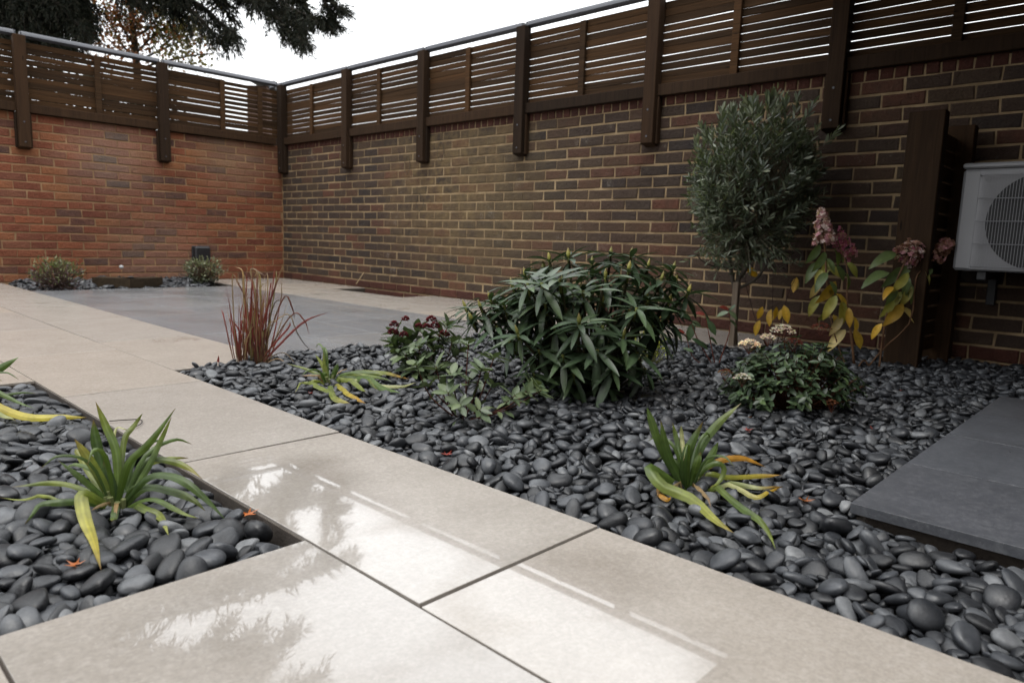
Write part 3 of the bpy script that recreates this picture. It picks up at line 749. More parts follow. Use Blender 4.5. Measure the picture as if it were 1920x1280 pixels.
agapanthus('large green strap leaved agapanthus clump in the pebbles left of the beige path', (222, 962), [
    ([(227,954),(218,850,.02),(199,800,.03),(179,752,.03)], 20, [G2, G2, YG]),
    ([(205,940),(240,870,-.03),(281,831,-.05),(329,765,-.06)], 19, [G1, G2, G2]),
    ([(240,940),(275,880,.03),(299,831,.05),(322,780,.06)], 15, [G2, G2, YG]),
    ([(220,930),(232,830,.05),(250,800,.07),(267,775,.08)], 14, [G2, YG, YG]),
    ([(205,940),(188,860,.0),(179,820,.0),(175,786,.0)], 24, [G1, G1, G2]),
    ([(215,950),(185,890,-.02),(160,850,-.03),(139,822,-.04)], 22, [G2, YG, (.30,.24,.06)]),
    ([(215,955),(180,920,-.03),(145,890,-.05),(109,863,-.06)], 15, [G1, G2, G2]),
    ([(230,945),(270,900,-.05),(310,890,-.08),(350,905,-.1),(390,940,-.1),(421,972,-.1)], 19, [G1, G2, G2]),
    ([(235,930),(270,868,.04),(310,862,.06),(350,875,.06),(381,899,.05)], 18, [G2, G2, YG, YE]),
    ([(230,930),(265,880,.08),(310,860,.12),(353,858,.14)], 14, [G2, YG, YG]),
    ([(232,945),(270,915,-.04),(320,920,-.06),(360,935,-.07),(385,957,-.07)], 19, [G2, G2, YG]),
    ([(235,950),(280,935,-.06),(330,955,-.09),(372,978,-.10)], 12, [G2, G2, YG]),
    ([(235,955),(275,955,-.06),(300,975,-.09),(316,1008,-.1)], 20, [G2, YG, (.3,.3,.08)]),
    ([(215,950),(175,932,-.06),(153,928,-.10),(158,970,-.13),(175,1030,-.15),(190,1077,-.16)], 28, [G2, YG, (.30,.28,.06), YE]),
    ([(210,955),(160,940,-.05),(115,945,-.08),(80,975,-.09),(48,1000,-.09)], 17, [G1, G2, G2]),
    ([(215,950),(150,915,.02),(90,905,.02),(20,915,.0)], 14, [G2, YG, G2]),
    ([(200,955),(120,945,-.04),(60,945,-.05),(0,932,-.05)], 8, [G2, YG, YG]),
    ([(222,955),(216,975,-.06),(210,1000,-.08)], 16, [G2, G2, YG]),
    ([(225,945),(205,900,.0),(195,862,.0)], 26, [G1, G1, G2]), ([(228,950),(245,905,.03),(262,870,.04)], 20, [G1, G1, G2]),
    ([(218,950),(178,905,.03),(147,850,.05),(140,842,.05)], 15, [G2, YG, PALE]),
    ([(226,925),(215,812,.10),(190,811,.10)][:2]+[(240,806,.10)], 6, [PALE, PALE, PALE])])
agapanthus('agapanthus clump with a drooping yellow leaf beside the far end of the left pebble bed', (-64, 782), [
    ([(-70,770),(-40,712,.0),(0,690,.0),(36,669,.0)], 22, [G1, G1, G2]), ([(-70,770),(-30,728,-.03),(10,742,-.04),(67,772,-.04)], 12, [G2, G2, G2]),
    ([(-70,775),(-40,745,-.06),(0,764,-.1),(60,788,-.1),(120,790,-.1),(163,782,-.1)], 20, [YG, YE, (.42,.36,.05), YE]), ([(-70,770),(-20,768,-.12),(30,797,-.14)], 14, [PALE, YG, PALE]),
    ([(-70,770),(-75,700,.04),(-60,640,.06)], 20, [G1, G2, G2]), ([(-70,770),(-110,720,.0),(-150,700,.0)], 20, [G1, G2, YG]), ([(-70,770),(-120,770,-.05),(-170,800,-.06)], 18, [G1, G2, YG])])
agapanthus('low yellow green agapanthus clump sprawling between the red grass and the berried shrub', (617, 726), [
    ([(616,718),(610,690),(606,660)], 10, [G2, YG, YG]), ([(616,715),(605,685,.02),(591,664,.03)], 9, [G2, YG, YG]), ([(620,715),(628,695,-.02),(634,681,-.02)], 13, [G2, G2, G2]), ([(614,716),(608,705,-.02),(605,696,-.02)], 16, [G1, G2, G2]),
    ([(614,720),(600,707,.03),(575,692,.04),(536,681,.05)], 8, [YG, YG, YG]), ([(612,720),(590,713,-.02),(570,728,-.04),(552,744,-.05)], 7, [YG, YG, YG]),
    ([(622,715),(660,700,.06),(700,700,.08),(722,704,.08)], 13, [G2, G2, YG]), ([(622,716),(670,698,.09),(720,703,.1),(768,722,.1)], 12, [G2, YG, YG, OR]), ([(622,718),(665,714,-.02),(710,731,-.04),(751,744,-.05)], 18, [G2, G2, G2]),
    ([(622,720),(680,722,.03),(740,727,.03),(783,728,.03)], 9, [YG, PALE, PALE]), ([(622,722),(660,725,-.03),(688,744,-.05)], 13, [YG, YG, YG]), ([(620,724),(650,743,-.05),(686,757,-.07)], 12, [YG, YE, OR]),
    ([(615,722),(625,744,-.06),(656,758,-.08)], 14, [G2, YG, YE]), ([(612,722),(580,722,-.03),(610,742,-.06),(640,750,-.07)], 12, [G2, YG, YG]), ([(620,716),(650,702,.02),(690,706,.02),(735,716,.02)], 12, [G2, YG, G2]), ([(618,720),(640,712,-.03),(680,720,-.04),(708,738,-.04)], 12, [G2, G2, YG])])
agapanthus('agapanthus clump with upright green and orange fading leaves beside the dark terrace corner', (1290, 925), [
    ([(1265,912),(1240,840),(1222,790),(1213,763)], 20, [G1, G2, G2]), ([(1270,912),(1252,850,-.02),(1239,788,-.03)], 21, [G1, G1, G2]), ([(1275,908),(1287,855,-.03),(1318,790,-.04)], 25, [G1, G1, G2]),
    ([(1284,908),(1310,845,.02),(1345,795,.03),(1390,755,.04)], 22, [G1, G2, YG]), ([(1280,890),(1270,830,.05),(1261,792,.06)], 13, [G2, G2, YG]), ([(1282,890),(1279,825,.06),(1277,797,.06)], 11, [PALE, PALE, PALE]),
    ([(1300,915),(1306,870,-.03),(1314,847,-.03)], 19, [G1, G2, G2]), ([(1305,905),(1330,860,.0),(1347,828,.0)], 19, [G1, G2, G2]), ([(1295,915),(1320,880,-.02),(1345,868,-.03),(1358,880,-.03),(1345,912,-.04),(1330,930,-.05)], 13, [G2, G2, YG]),
    ([(1300,910),(1335,870,.05),(1390,858,.07),(1437,876,.07)], 17, [YG, OR, OR]), ([(1300,912),(1350,898,.03),(1420,902,.04),(1466,890,.04)], 14, [YG, YG, YE, OR]), ([(1300,915),(1370,913,.0),(1420,916,.0),(1462,913,.0)], 12, [YG, YG, PALE, OR]),
    ([(1300,918),(1360,923,-.02),(1410,937,-.03),(1440,930,-.03),(1468,918,-.03)], 12, [YG, PALE, YE, OR]), ([(1285,920),(1245,890,-.06),(1219,876,-.1),(1238,908,-.13),(1290,955,-.15),(1340,985,-.16),(1378,1000,-.16)], 28, [G2, G2, YG, (.32,.30,.05)]),
    ([(1300,918),(1340,928,-.05),(1390,962,-.08),(1430,1003,-.09),(1453,1034,-.09)], 17, [YG, G2, YG]), ([(1265,925),(1243,918,-.04),(1236,940,-.05),(1250,950,-.06),(1258,938,-.06)], 14, [OR, OR, OR])])

# red blood grass
bg_ = on_ground(475, 690, -.02); DG = depth_of(bg_)
rg = thing('blood_grass', 'clump of upright red and tan grass blades at the pebble bed edge', 'grass', bg_)
RD, RB, TAN, BR_ = (.145, .022, .018), (.075, .018, .013), (.22, .145, .08), (.06, .036, .016)
for k in range(110):
    x0 = 475+random.gauss(0, 14); xt = x0+random.gauss(2, 17); yt = U(515, 610)
    kind = random.random(); w = U(1.2, 2.7)
    cols = [BR_, RB, RD, RD, TAN] if kind < .32 else [BR_, TAN, TAN] if kind < .58 else [BR_, RB, RD, RB] if kind < .85 else [BR_, (.16, .13, .04), TAN]
    o1 = U(-.05, .05)
    pts = [at_depth(x0, 692+U(-4, 6), DG+o1*.6), at_depth(x0*.6+xt*.4+U(-5, 5), 640, DG+o1), at_depth(xt, yt, DG+o1*1.4)]
    if random.random() < .45: pts.append(at_depth(xt+U(-26, 30), yt+U(-16, 26), DG+o1*1.6))
    strap(pts, w*DG/FPX, cols, 10, .3, .5).build('blade', M_LEAF, rg, True)
for pts, w, cols in [
    ([(474,690),(470,600),(472,545),(475,476)], 5, [BR_, RB, RD, TAN]), ([(480,690),(495,600),(515,540),(533,490)], 5, [BR_, RD, RB, TAN]), ([(482,690),(520,650),(570,603),(617,585)], 6, [RB, RD, RD, RB]),
    ([(482,690),(505,655),(540,615),(544,603)], 5, [RB, RD, RD]), ([(478,690),(500,620),(540,588),(555,620),(575,650),(594,658)], 3, [BR_, TAN, (.04,.03,.03), (.04,.03,.03)]), ([(470,690),(455,640),(443,610),(423,594)], 4, [RB, RD, RD]),
    ([(470,690),(458,560),(455,510),(441,500)], 4, [BR_, TAN, TAN]), ([(478,690),(480,560),(470,505),(498,518)], 4, [BR_, TAN, TAN]), ([(472,690),(462,570),(446,530),(440,515)], 4, [BR_, RB, TAN]), ([(484,690),(512,575),(527,560),(527,520)], 3, [BR_, BR_, TAN]),
    ([(484,690),(530,560),(548,578),(552,600)], 4, [BR_, RB, (.05,.03,.03)]), ([(484,690),(545,592),(570,600),(580,628)], 4, [BR_, RB, RB]), ([(484,690),(510,668),(535,662),(560,690)], 3, [TAN, BR_, TAN]), ([(484,690),(520,672),(545,690),(555,705)], 3, [TAN, TAN, BR_]), ([(410,694),(409,680),(410,666)], 6, [RB, RD, RD])]:
    strap(pxpath(pts, DG), .72*w*DG/FPX, cols, 14, .3, .6).build('blade', M_LEAF, rg, True)

# ------------------------------------------------------------------ rhododendron
RH = [leaf_variant(U(.165, .215), 6, U(.05, .30), .22, U(.85, 1.0), (1.1, 1.1, 1.0), (.034, .054, .029), 1.7) for _ in range(10)]
bR = on_ground(1112, 742, -.02); DR = depth_of(bR)
rh = thing('rhododendron', 'wide rhododendron with long dark green leaves and pointed yellow buds', 'shrub', bR)
buds = [(1066,482,.0),(1183,480,.05),(1179,506,-.08),(1135,520,-.12),(1240,525,.0),(1266,528,.1),(985,517,.1),(961,537,.0),(920,562,.0),(873,577,.05),(902,578,-.08),(1029,560,-.15),(971,626,-.27),(1086,605,-.30),(1169,631,-.24),
        (1020,505,.15),(1110,495,.18),(1215,500,.16),(1055,530,.05),(1000,545,.12),(1210,560,-.02),(1255,565,.05),(1130,565,-.05),(1090,545,.1),(940,590,.1),(1290,548,.02),(1262,505,.12),(885,600,-.02),(1030,488,.1),(1145,478,.12)]
fill = [(1010,655,-.22),(1055,665,-.25),(1120,655,-.26),(1195,660,-.2),(1225,610,-.05),(1150,690,-.22),(1000,700,-.18),(1075,700,-.22),(930,610,-.1),(1245,600,.05),(1040,610,-.2),(1130,610,-.18),(1000,590,-.1),(1180,580,-.12),(955,640,-.12),(1210,690,-.12),(1100,640,.1),(1050,570,.15),(1160,540,.15),(1090,580,.2),(1210,540,.2),(980,570,.2),(1020,620,.15),(1150,630,.15),(1060,720,-.15),(1140,725,-.15)]
for k in range(32):      # the rest of the dome
    a = U(0, 6.283); r = math.sqrt(U(.05, 1)); fill.append((1095+185*r*math.cos(a), 505+75*(r*math.cos(a))**2+U(0, 60), .34*r*math.sin(a)))
leaves = []; core = bR+np.array([0, 0, .12]); budm = []; stems = MB()
for q, (px, py, off) in enumerate(buds+fill):
    p = at_depth(px, py, DR+off); isb = q < len(buds)
    out = nrm(p-(core+np.array([0, 0, -.05]))); ax = nrm(out*.55+np.array([0, 0, .9]) + RIGHT*0)
    s0 = bR+np.array([U(-.05, .05), U(-.05, .05), .02]); mid = (s0+p)/2+np.array([0, 0, -.04])
    stems.tube(smooth_path([s0, mid, p], 6), [.010, .008, .007, .006, .005, .005], 5, (.05, .045, .02))
    stems.tube([p-ax*.05, p], [.005, .006], 5, (.14, .15, .04))
    a1 = nrm(np.cross(ax, [.3, .8, .1])); a2 = np.cross(ax, a1); n = random.randint(10, 14); ph = U(0, 6)
    for k in range(n):
        an = ph+k*2.399; el = U(.05, .45) if k < n*.55 else U(-.75, -.1)
        if not isb and q < len(buds)+26: el -= .25
        d = (a1*math.cos(an)+a2*math.sin(an))*math.cos(el)+ax*math.sin(el)
        L = U(.092, .148)*(1.0 if isb else 1.08); up = nrm(ax+.15*nrm(np.random.normal(size=3)))
        leaves.append((frame(d, up, p-ax*.004*k/2, L, L), random.randrange(10)))
    if isb: budm.append((p, ax))
emit(rh, leaves, RH, M_LEAFG, 300, 'leaf', 'foliage')
stems.build('stems', M_BARK, rh, True)
for p, ax in budm:
    m = MB(); r = U(.006, .0085)
    m.tube([p-ax*.004, p+ax*.008, p+ax*.018, p+ax*.028, p+ax*.036], [r*.7, r, r*.95, r*.5, r*.08], 7, [(.15, .16, .04), (.24, .24, .06), (.30, .28, .08), (.26, .22, .07), (.22, .15, .06)])
    m.build('bud', M_LEAF, rh, True)

# ------------------------------------------------------------------ berried skimmia and the leafy shrub in front
SK = [leaf_variant(U(.36, .46), 5, U(.02, .22), .2, .95, (1, 1, 1), (.062, .085, .045), 1.5) for _ in range(8)]
SK2 = [leaf_variant(U(.36, .46), 5, U(-.05, .18), .22, .95, (1, 1, 1), (.075, .10, .052), 1.35) for _ in range(6)]
def whorls(root, base, D0, pts, variants, L, n, up_el, mat, stemc, nlim=300):
    leaves = []; st = MB()
    for px, py, off in pts:
        p = at_depth(px, py, D0+off); out = p-base; out[2] = 0
        ax = nrm(np.array([0, 0, 1.0])+.9*out/max(np.linalg.norm(p-base), .05))
        s0 = base+np.array([U(-.02, .02), U(-.02, .02), 0])
        C = smooth_path([s0, s0*.45+p*.55+np.array([U(-.02, .02), U(-.02, .02), -.02]), p], 7)
        st.tube(C, list(np.linspace(.0030, .0016, 7)), 5, stemc)
        a1 = nrm(np.cross(ax, [.3, .8, .1])); a2 = np.cross(ax, a1); ph = U(0, 6)
        for k in range(random.randint(*n)):
            an = ph+k*2.4; el = U(*up_el); d = (a1*math.cos(an)+a2*math.sin(an))*math.cos(el)+ax*math.sin(el); l = U(*L)
            leaves.append((frame(d, nrm(ax+.3*nrm(np.random.normal(size=3))), p-ax*.006*k*.5, l, l), random.randrange(9)))
        for q in range(3):     # single leaves lower on the stem
            if random.random() < .7:
                pp = C[3+q] if 3+q < 7 else C[5]; d = nrm(np.random.normal(size=3)+np.array([0, 0, .4])); l = U(*L)*.9
                leaves.append((frame(d, np.array([0, 0, 1.0]), pp, l, l), random.randrange(9)))
    emit(root, leaves, variants, mat, nlim); st.build('stems', M_BARK, root, True)
bS = on_ground(788, 712, -.02); DS = depth_of(bS)
sk = thing('skimmia', 'compact shrub with dark red bud clusters above grey green leaves', 'shrub', bS)
whorls(sk, bS, DS, [(740,645,-.02),(770,638,.05),(800,628,.03),(833,640,.05),(852,662,.02),(760,665,-.08),(792,672,-.06),(822,690,-.06),(860,640,.1),(742,625,.06),(815,655,-.03),(775,655,.0),(840,610,.12),(780,620,.1),(755,640,.02),(785,648,-.05),(805,640,.0),(825,625,.05),(848,640,-.02),(775,690,-.08),(805,700,-.08),(745,660,-.04),(865,655,.06),(735,640,.0)], SK, (.055, .085), (6, 9), (.15, .9), M_LEAFG, (.10, .035, .025))
for px, py, off in [(760,598,.02),(739,609,.0),(757,628,-.05),(737,624,-.02),(809,600,.02),(800,612,-.02),(833,627,.0),(785,612,.05),(815,612,.0)]:
    p = at_depth(px, py, DS+off); m = MB(); V, F = ICO[1]
    rr = U(.016, .025)
    for k in range(60):
        d = nrm(np.random.normal(size=3)); d[2] = abs(d[2])*1.1-.25
        m.add([p+d*rr*U(.6, 1)+v*U(.0022, .0034) for v in ICO[1][0][:42]], [tuple(f) for f in F], tuple(np.array((.11, .013, .018))*U(.5, 1.5)))
    m.build('bud_cluster', M_PETAL, sk, True)
bS2 = on_ground(868, 792, -.02); DS2 = depth_of(bS2)
sk2 = thing('photinia', 'open leafy shrub with red stems and pale green leaves before the rhododendron', 'shrub', bS2)
whorls(sk2, bS2, DS2, [(780,683,-.02),(817,687,.0),(847,700,-.04),(903,690,-.06),(927,668,.05),(878,645,.06),(993,735,-.06),(1015,732,-.04),(965,742,-.1),(863,758,-.12),(900,768,-.1),(840,735,-.08),(925,720,.03),(800,720,.02),(880,710,-.02),(1000,720,.02)], SK2, (.04, .062), (5, 7), (.05, .75), M_LEAFG, (.045, .016, .012))

# ------------------------------------------------------------------ olive tree with its stake
bO = on_ground(1378, 652, -.02); DO = depth_of(bO); SO = DO/FPX
ol = thing('olive_tree', 'small clipped olive tree with silvery green crown on a thin trunk', 'tree', bO)
tr = MB(); BK = (.085, .07, .055)
def opx(px, py, off=0): return at_depth(px, py, DO+off)
fork = opx(1384, 522)
tr.tube(smooth_path([bO, opx(1377, 600), opx(1380, 560), fork], 8), list(np.linspace(.019, .015, 8)), 8, BK)
tr.tube(smooth_path([opx(1378, 545), opx(1368, 490), opx(1372, 440, .03), opx(1375, 380, .03)], 8), list(np.linspace(.013, .007, 8)), 7, BK)
tr.tube(smooth_path([fork, opx(1405, 490, -.03), opx(1400, 430, -.05), opx(1410, 330, -.03), opx(1415, 250)], 10), list(np.linspace(.015, .005, 10)), 7, BK)
tr.tube(smooth_path([opx(1384, 540), opx(1415, 525, -.02), opx(1438, 490, -.05), opx(1445, 420, -.08), opx(1470, 340, -.08)], 10), list(np.linspace(.010, .004, 10)), 6, BK)
tr.tube(smooth_path([opx(1372, 500), opx(1345, 500, -.06), opx(1320, 492, -.1), opx(1300, 470, -.12)], 8), list(np.linspace(.006, .003, 8)), 5, BK)
tr.build('trunk', M_BARK, ol, True)
OL = [leaf_variant(U(.17, .23), 4, U(-.1, .25), .15, .95, (1.1, 1.1, 1.1), b, 1.25) for b in ((.070, .088, .064), (.092, .108, .084), (.052, .068, .048), (.19, .21, .175), (.072, .094, .062), (.12, .145, .105), (.060, .076, .057))]
leaves = []; tw = MB(); cO = opx(1410, 362)
Rx, Rz, Ry = 128*SO, 150*SO, 120*SO
for k in range(760):
    d = nrm(np.random.normal(size=3)); 
    if d[2] < -.25 and random.random() < .62: continue
    rr = U(.55, 1.0)**.6
    sh = 1.0-.22*max(0, -d[2])
    e = np.sign(d)*np.abs(d)**.9                      # squarer than a ball: clipped
    e = e/max(np.linalg.norm(d), 1e-6)
    tip = cO+(RIGHT*e[0]*Rx*sh+nrm(np.array([FWD[0], FWD[1], 0]))*e[1]*Ry*sh+np.array([0, 0, 1])*e[2]*Rz)*rr
    b0 = cO+(tip-cO)*U(.25, .5)+np.array([0, 0, -.10])
    dirn = nrm(tip-b0+np.array([0, 0, .05+.12*max(0, d[2])])); L = U(.09, .17); st = tip-dirn*L
    tw.tube([b0*.6+cO*.4+np.array([0, 0, -.05]), st, tip], [.0025, .0016, .0008], 4, (.11, .095, .075))
    a1 = nrm(np.cross(dirn, [.2, .5, .8])); a2 = np.cross(dirn, a1); n = random.randint(10, 16)
    for q in range(n):
        t = q/n; an = (q % 2)*math.pi+q//2*1.5708+U(-.4, .4); sp = U(.5, .9)
        dd = nrm(dirn*(1-sp*.55)+(a1*math.cos(an)+a2*math.sin(an))*sp); l = U(.038, .062)
        leaves.append((frame(dd, nrm(dirn+.5*np.random.normal(size=3)), st+dirn*L*t, l, l*1.05), random.randrange(7)))
for k in range(46):                     # upright new shoots on the top
    x = U(-1, 1); p = cO+RIGHT*x*Rx*.82+nrm(np.array([FWD[0], FWD[1], 0]))*U(-.8, .6)*Ry+np.array([0, 0, 1])*Rz*(.98-.42*abs(x)**2.2)
    dd = nrm(np.array([0, 0, 1.0])+RIGHT*x*.35+.12*np.random.normal(size=3)); L = U(.06, .13); st = p-dd*.04
    tw.tube([st, st+dd*L], [.0016, .0008], 4, (.11, .095, .075)); a1 = nrm(np.cross(dd, [.2, .5, .1])); a2 = np.cross(dd, a1)
    for q in range(13):
        an = q*2.4; e = nrm(dd*.85+(a1*math.cos(an)+a2*math.sin(an))*U(.35, .6)); l = U(.04, .065)
        leaves.append((frame(e, nrm(-FWD+.6*np.random.normal(size=3)), st+dd*L*q/12, l, l*1.1), random.choice([0, 1, 3, 5, 5])))
for k in range(85):                     # thin ragged skirt
    p = opx(U(1285, 1500), U(430, 515), U(-.28, .2)); b0 = opx(1395, 430); dd = nrm(p-b0); tw.tube([b0, (b0+p)/2+[0, 0, .02], p], [.0025, .0016, .001], 4, (.11, .095, .075))
    for q in range(9): e = nrm(dd*.5+np.random.normal(size=3)*.6); l = U(.035, .055); leaves.append((frame(e, nrm(np.random.normal(size=3)), p-dd*U(0, .14), l, l), random.randrange(7)))
emit(ol, leaves, OL, M_LEAF, 300, 'leaf', 'crown'); tw.build('twigs', M_BARK, ol)
sp_ = opx(1372, 655, -.05)
m = MB(); m.box((sp_[0]-.017, sp_[1]-.017, -.06), (sp_[0]+.017, sp_[1]+.017, .36), bev=.003); tag(m.build('stake', M_STAKE), 'square weathered wooden stake standing against the olive trunk', 'stake')

# ------------------------------------------------------------------ viburnum with white flower heads
bV = on_ground(1485, 772, -.02); DV = depth_of(bV); SV = DV/FPX
vb = thing('viburnum', 'low dense dark shrub with small white pink flower heads', 'shrub', bV)
VB = [leaf_variant(U(.38, .48), 4, U(.0, .25), .22, .9, (1, 1, 1), b, 1.5) for b in ((.035, .055, .028), (.045, .07, .035), (.028, .045, .025), (.055, .085, .04))]
leaves = []; st = MB(); cV = at_depth(1485, 735, DV-.02)
for k in range(185):
    d = nrm(np.random.normal(size=3)); d[2] = abs(d[2])*1.0-.12; rr = U(.7, 1.0)
    p = cV+(RIGHT*d[0]*138*SV+nrm(np.array([FWD[0], FWD[1], 0]))*d[1]*95*SV+np.array([0, 0, 1])*d[2]*118*SV)*rr
    if p[2] < -.01: continue
    s0 = bV+np.array([U(-.04, .04), U(-.04, .04), .0]); st.tube([s0, (s0+p)/2+np.array([0, 0, -.01]), p], [.003, .0022, .0015], 4, (.07, .03, .02))
    ax = nrm(nrm(p-bV)+np.array([0, 0, .5])); a1 = nrm(np.cross(ax, [.2, .7, .3])); a2 = np.cross(ax, a1)
    for q in range(random.randint(7, 11)):
        an = q*1.571+U(-.3, .3)+(q//2)*.78; el = U(-.2, .7); l = U(.026, .044)
        dd = (a1*math.cos(an)+a2*math.sin(an))*math.cos(el)+ax*math.sin(el)
        leaves.append((frame(dd, nrm(ax+.25*np.random.normal(size=3)), p-ax*.012*(q//2), l, l), random.randrange(4)))
emit(vb, leaves, VB, M_LEAFG, 300); st.build('stems', M_BARK, vb)
def corymb(root, p, r, n, cols, flat=.55, name='flower_head'):
    m = MB()
    for k in range(n):
        a = U(0, 6.28); q = r*math.sqrt(random.random()); c = p+np.array([math.cos(a)*q, math.sin(a)*q, flat*r*(1-(q/r)**2)+U(-.002, .003)])
        ax = nrm(np.array([U(-.5, .5), U(-.5, .5), 1])); a1 = nrm(np.cross(ax, [1, .2, 0])); a2 = np.cross(ax, a1); s = U(.0040, .0065); cc = tuple(np.array(random.choice(cols))*U(.8, 1.1))
        vs = [c-ax*.002]
        for j in range(5): t = j*1.2566; vs += [c+(a1*math.cos(t)+a2*math.sin(t))*s+ax*.001, c+(a1*math.cos(t+.62)+a2*math.sin(t+.62))*s*.45]
        m.add(vs, [(0, 1+i, 1+(i+1) % 10) for i in range(10)], cc)
    for k in range(7): 
        a = k*.9; m.tube([p-np.array([0, 0, .03]), p+np.array([math.cos(a)*r*.6, math.sin(a)*r*.6, 0])], .0008, 4, (.12, .04, .03))
    return m.build(name, M_PETAL, root)
WH, PK, RDB = (.88, .82, .80), (.80, .58, .57), (.16, .04, .03)
for px, py, off, r, n, cs in [(1467,624,.0,.036,95,[WH,PK]),(1405,650,-.05,.032,80,[WH,PK]),(1392,712,-.12,.024,60,[WH,WH,PK]),(1487,646,-.06,.026,60,[RDB]),(1540,618,.05,.03,50,[RDB]),(1360,702,-.05,.022,40,[RDB,(.2,.1,.05)]),(1440,636,-.02,.022,40,[PK,WH]),(1560,760,-.15,.02,30,[(.2,.08,.05)])]:
    corymb(vb, at_depth(px, py, DV+off)+np.array([0, 0, .004]), r*1.25, int(n*1.3), cs)

# ------------------------------------------------------------------ hydrangea
bH = on_ground(1612, 692, -.02); DH = depth_of(bH); SH = DH/FPX
hy = thing('hydrangea', 'lanky hydrangea with faded pink cone flowers and yellowing leaves', 'shrub', bH)
def hp(cx, cy, off=0): return at_depth(1480+cx/3.047, 380+cy/3.047, DH+off)
st = MB(); SC = (.10, .055, .035)
for pts, r in [([(375, 945), (345, 700), (300, 570), (225, 530), (205, 300), (190, 90)], .0042), ([(330, 945), (280, 820), (240, 680), (232, 540)], .003), ([(510, 970), (530, 800), (555, 640), (600, 480), (660, 340), (690, 290)], .004), ([(440, 950), (540, 830), (690, 680), (720, 450), (760, 380), (870, 280)], .003), ([(390, 940), (430, 900), (470, 960), (510, 965)], .003), ([(370, 940), (330, 560), (330, 380), (270, 200)], .003)]:
    st.tube(smooth_path([hp(*p) for p in pts], 14), list(np.linspace(r*1.35, r*.9, 14)), 5, SC)
st.build('stems', M_BARK, hy, True)
HG, HYG, HY_, HP = (.09, .125, .045), (.20, .21, .05), (.46, .29, .04), (.40, .32, .14)
HL = [leaf_variant(.46, 8, U(.25, .55), .30, .85, tc, b, 1.25) for b, tc in ((HG, (1.2, 1.15, 1)), (HG, (1, 1, 1)), (HYG, (1.5, 1.2, 1)), (HYG, (1.2, 1.1, .9)), (HY_, (1.05, .95, .8)), (HY_, (1, 1, 1)), (HP, (1.1, 1, .9)), (HP, (1, .95, .7)))]
for v_ in HL: v_.v = [(x, y, z+.018*math.sin(x*11+y*9)) for x, y, z in v_.v]
KI = dict(g=(0, 1), yg=(2, 3), y=(4, 5), p=(6, 7))
for bx_, by_, tx, ty, kd in [(175,240,120,340,'g'),(165,340,95,430,'g'),(215,320,270,385,'g'),(250,240,320,360,'g'),(270,360,335,445,'g'),(330,340,410,415,'yg'),(300,250,340,350,'g'),(230,330,190,420,'yg'),(185,380,150,450,'yg'),(175,440,125,550,'p'),(265,450,180,575,'y'),(175,530,95,645,'yg'),(270,530,190,660,'yg'),(270,520,365,625,'y'),(300,650,245,745,'p'),(340,600,345,710,'y'),(365,650,405,745,'y'),(320,725,215,830,'p'),(370,725,425,840,'y'),(300,560,320,700,'yg'),
        (610,290,480,325,'g'),(570,400,425,430,'g'),(640,370,565,470,'g'),(690,430,640,540,'g'),(735,430,700,545,'g'),(820,380,745,440,'g'),(640,510,545,615,'yg'),(590,480,535,530,'y'),(735,540,690,710,'g'),(650,580,560,690,'y'),(640,600,765,690,'p'),(530,690,455,775,'y'),(700,350,620,430,'g'),(760,420,720,500,'yg'),(205,280,160,390,'g'),(215,400,150,480,'g'),(225,480,265,560,'yg'),(230,450,290,520,'g'),(215,350,300,420,'yg'),(240,600,175,690,'yg'),(250,640,300,730,'y'),(320,400,370,500,'g'),(680,400,600,510,'yg'),(660,440,730,560,'g'),(700,480,640,590,'yg'),(610,470,570,590,'g'),(760,380,830,450,'yg'),(600,560,540,650,'yg')]:
    off = U(-.09, .06); a = hp(bx_, by_, off); b2 = hp(tx, ty, off+U(-.05, .03)); d = b2-a; L = np.linalg.norm(d)*1.05
    up = nrm(-FWD*U(.4, .9)+np.array([0, 0, U(.2, .8)])+RIGHT*U(-.5, .5))
    k = random.choice(KI[kd]); link('leaf', HL[k].mesh('leaf', True), M_LEAF, hy, matrix=frame(d, up, a, L, L*.78))
def panicle(root, p0, p1, r0, r1, n, cols):
    m = MB(); ax = nrm(p1-p0); a1 = nrm(np.cross(ax, [.3, .2, .9])); a2 = np.cross(ax, a1)
    for k in range(n):
        t = random.random(); rr = (r0*(1-t)+r1*t)*math.sqrt(U(.3, 1)); an = U(0, 6.28); o = a1*math.cos(an)+a2*math.sin(an)
        c = p0+(p1-p0)*t+o*rr; nx = nrm(o+ax*.4+.5*np.random.normal(size=3)); b1 = nrm(np.cross(nx, [.1, .9, .3])); b2 = np.cross(nx, b1); s = U(.010, .016); cc = tuple(np.array(random.choice(cols))*U(.7, 1.15))
        for j in range(4):
            w = j*1.5708+.3; e1 = b1*math.cos(w)+b2*math.sin(w); e2 = -b1*math.sin(w)+b2*math.cos(w)
            m.add([c, c+e1*s*.6+e2*s*.45+nx*.001, c+e1*s+nx*.002*U(-1, 1), c+e1*s*.6-e2*s*.45+nx*.001], [(0, 1, 2, 3)], cc)
    m.tube([p0, p1], .0015, 4, (.1, .06, .03))
    return m.build('flower_head', M_PETAL, root)
FW, FP, FD, FB = (.78, .60, .56), (.62, .30, .34), (.44, .12, .20), (.36, .20, .15)
panicle(hy, hp(200, 230), hp(185, 40), 0.062, .018, 240, [FW, FP, FW, FP, FB]); panicle(hy, hp(250, 170, .03), hp(365, 310, .03), .045, .036, 140, [FD, FP, FD, FB])
panicle(hy, hp(650, 320), hp(735, 250), .066, .055, 190, [FB, FP, FW, FB, FB, FD]); panicle(hy, hp(820, 325, .02), hp(915, 215, .02), .045, .03, 110, [FB, FB, FP, FB])

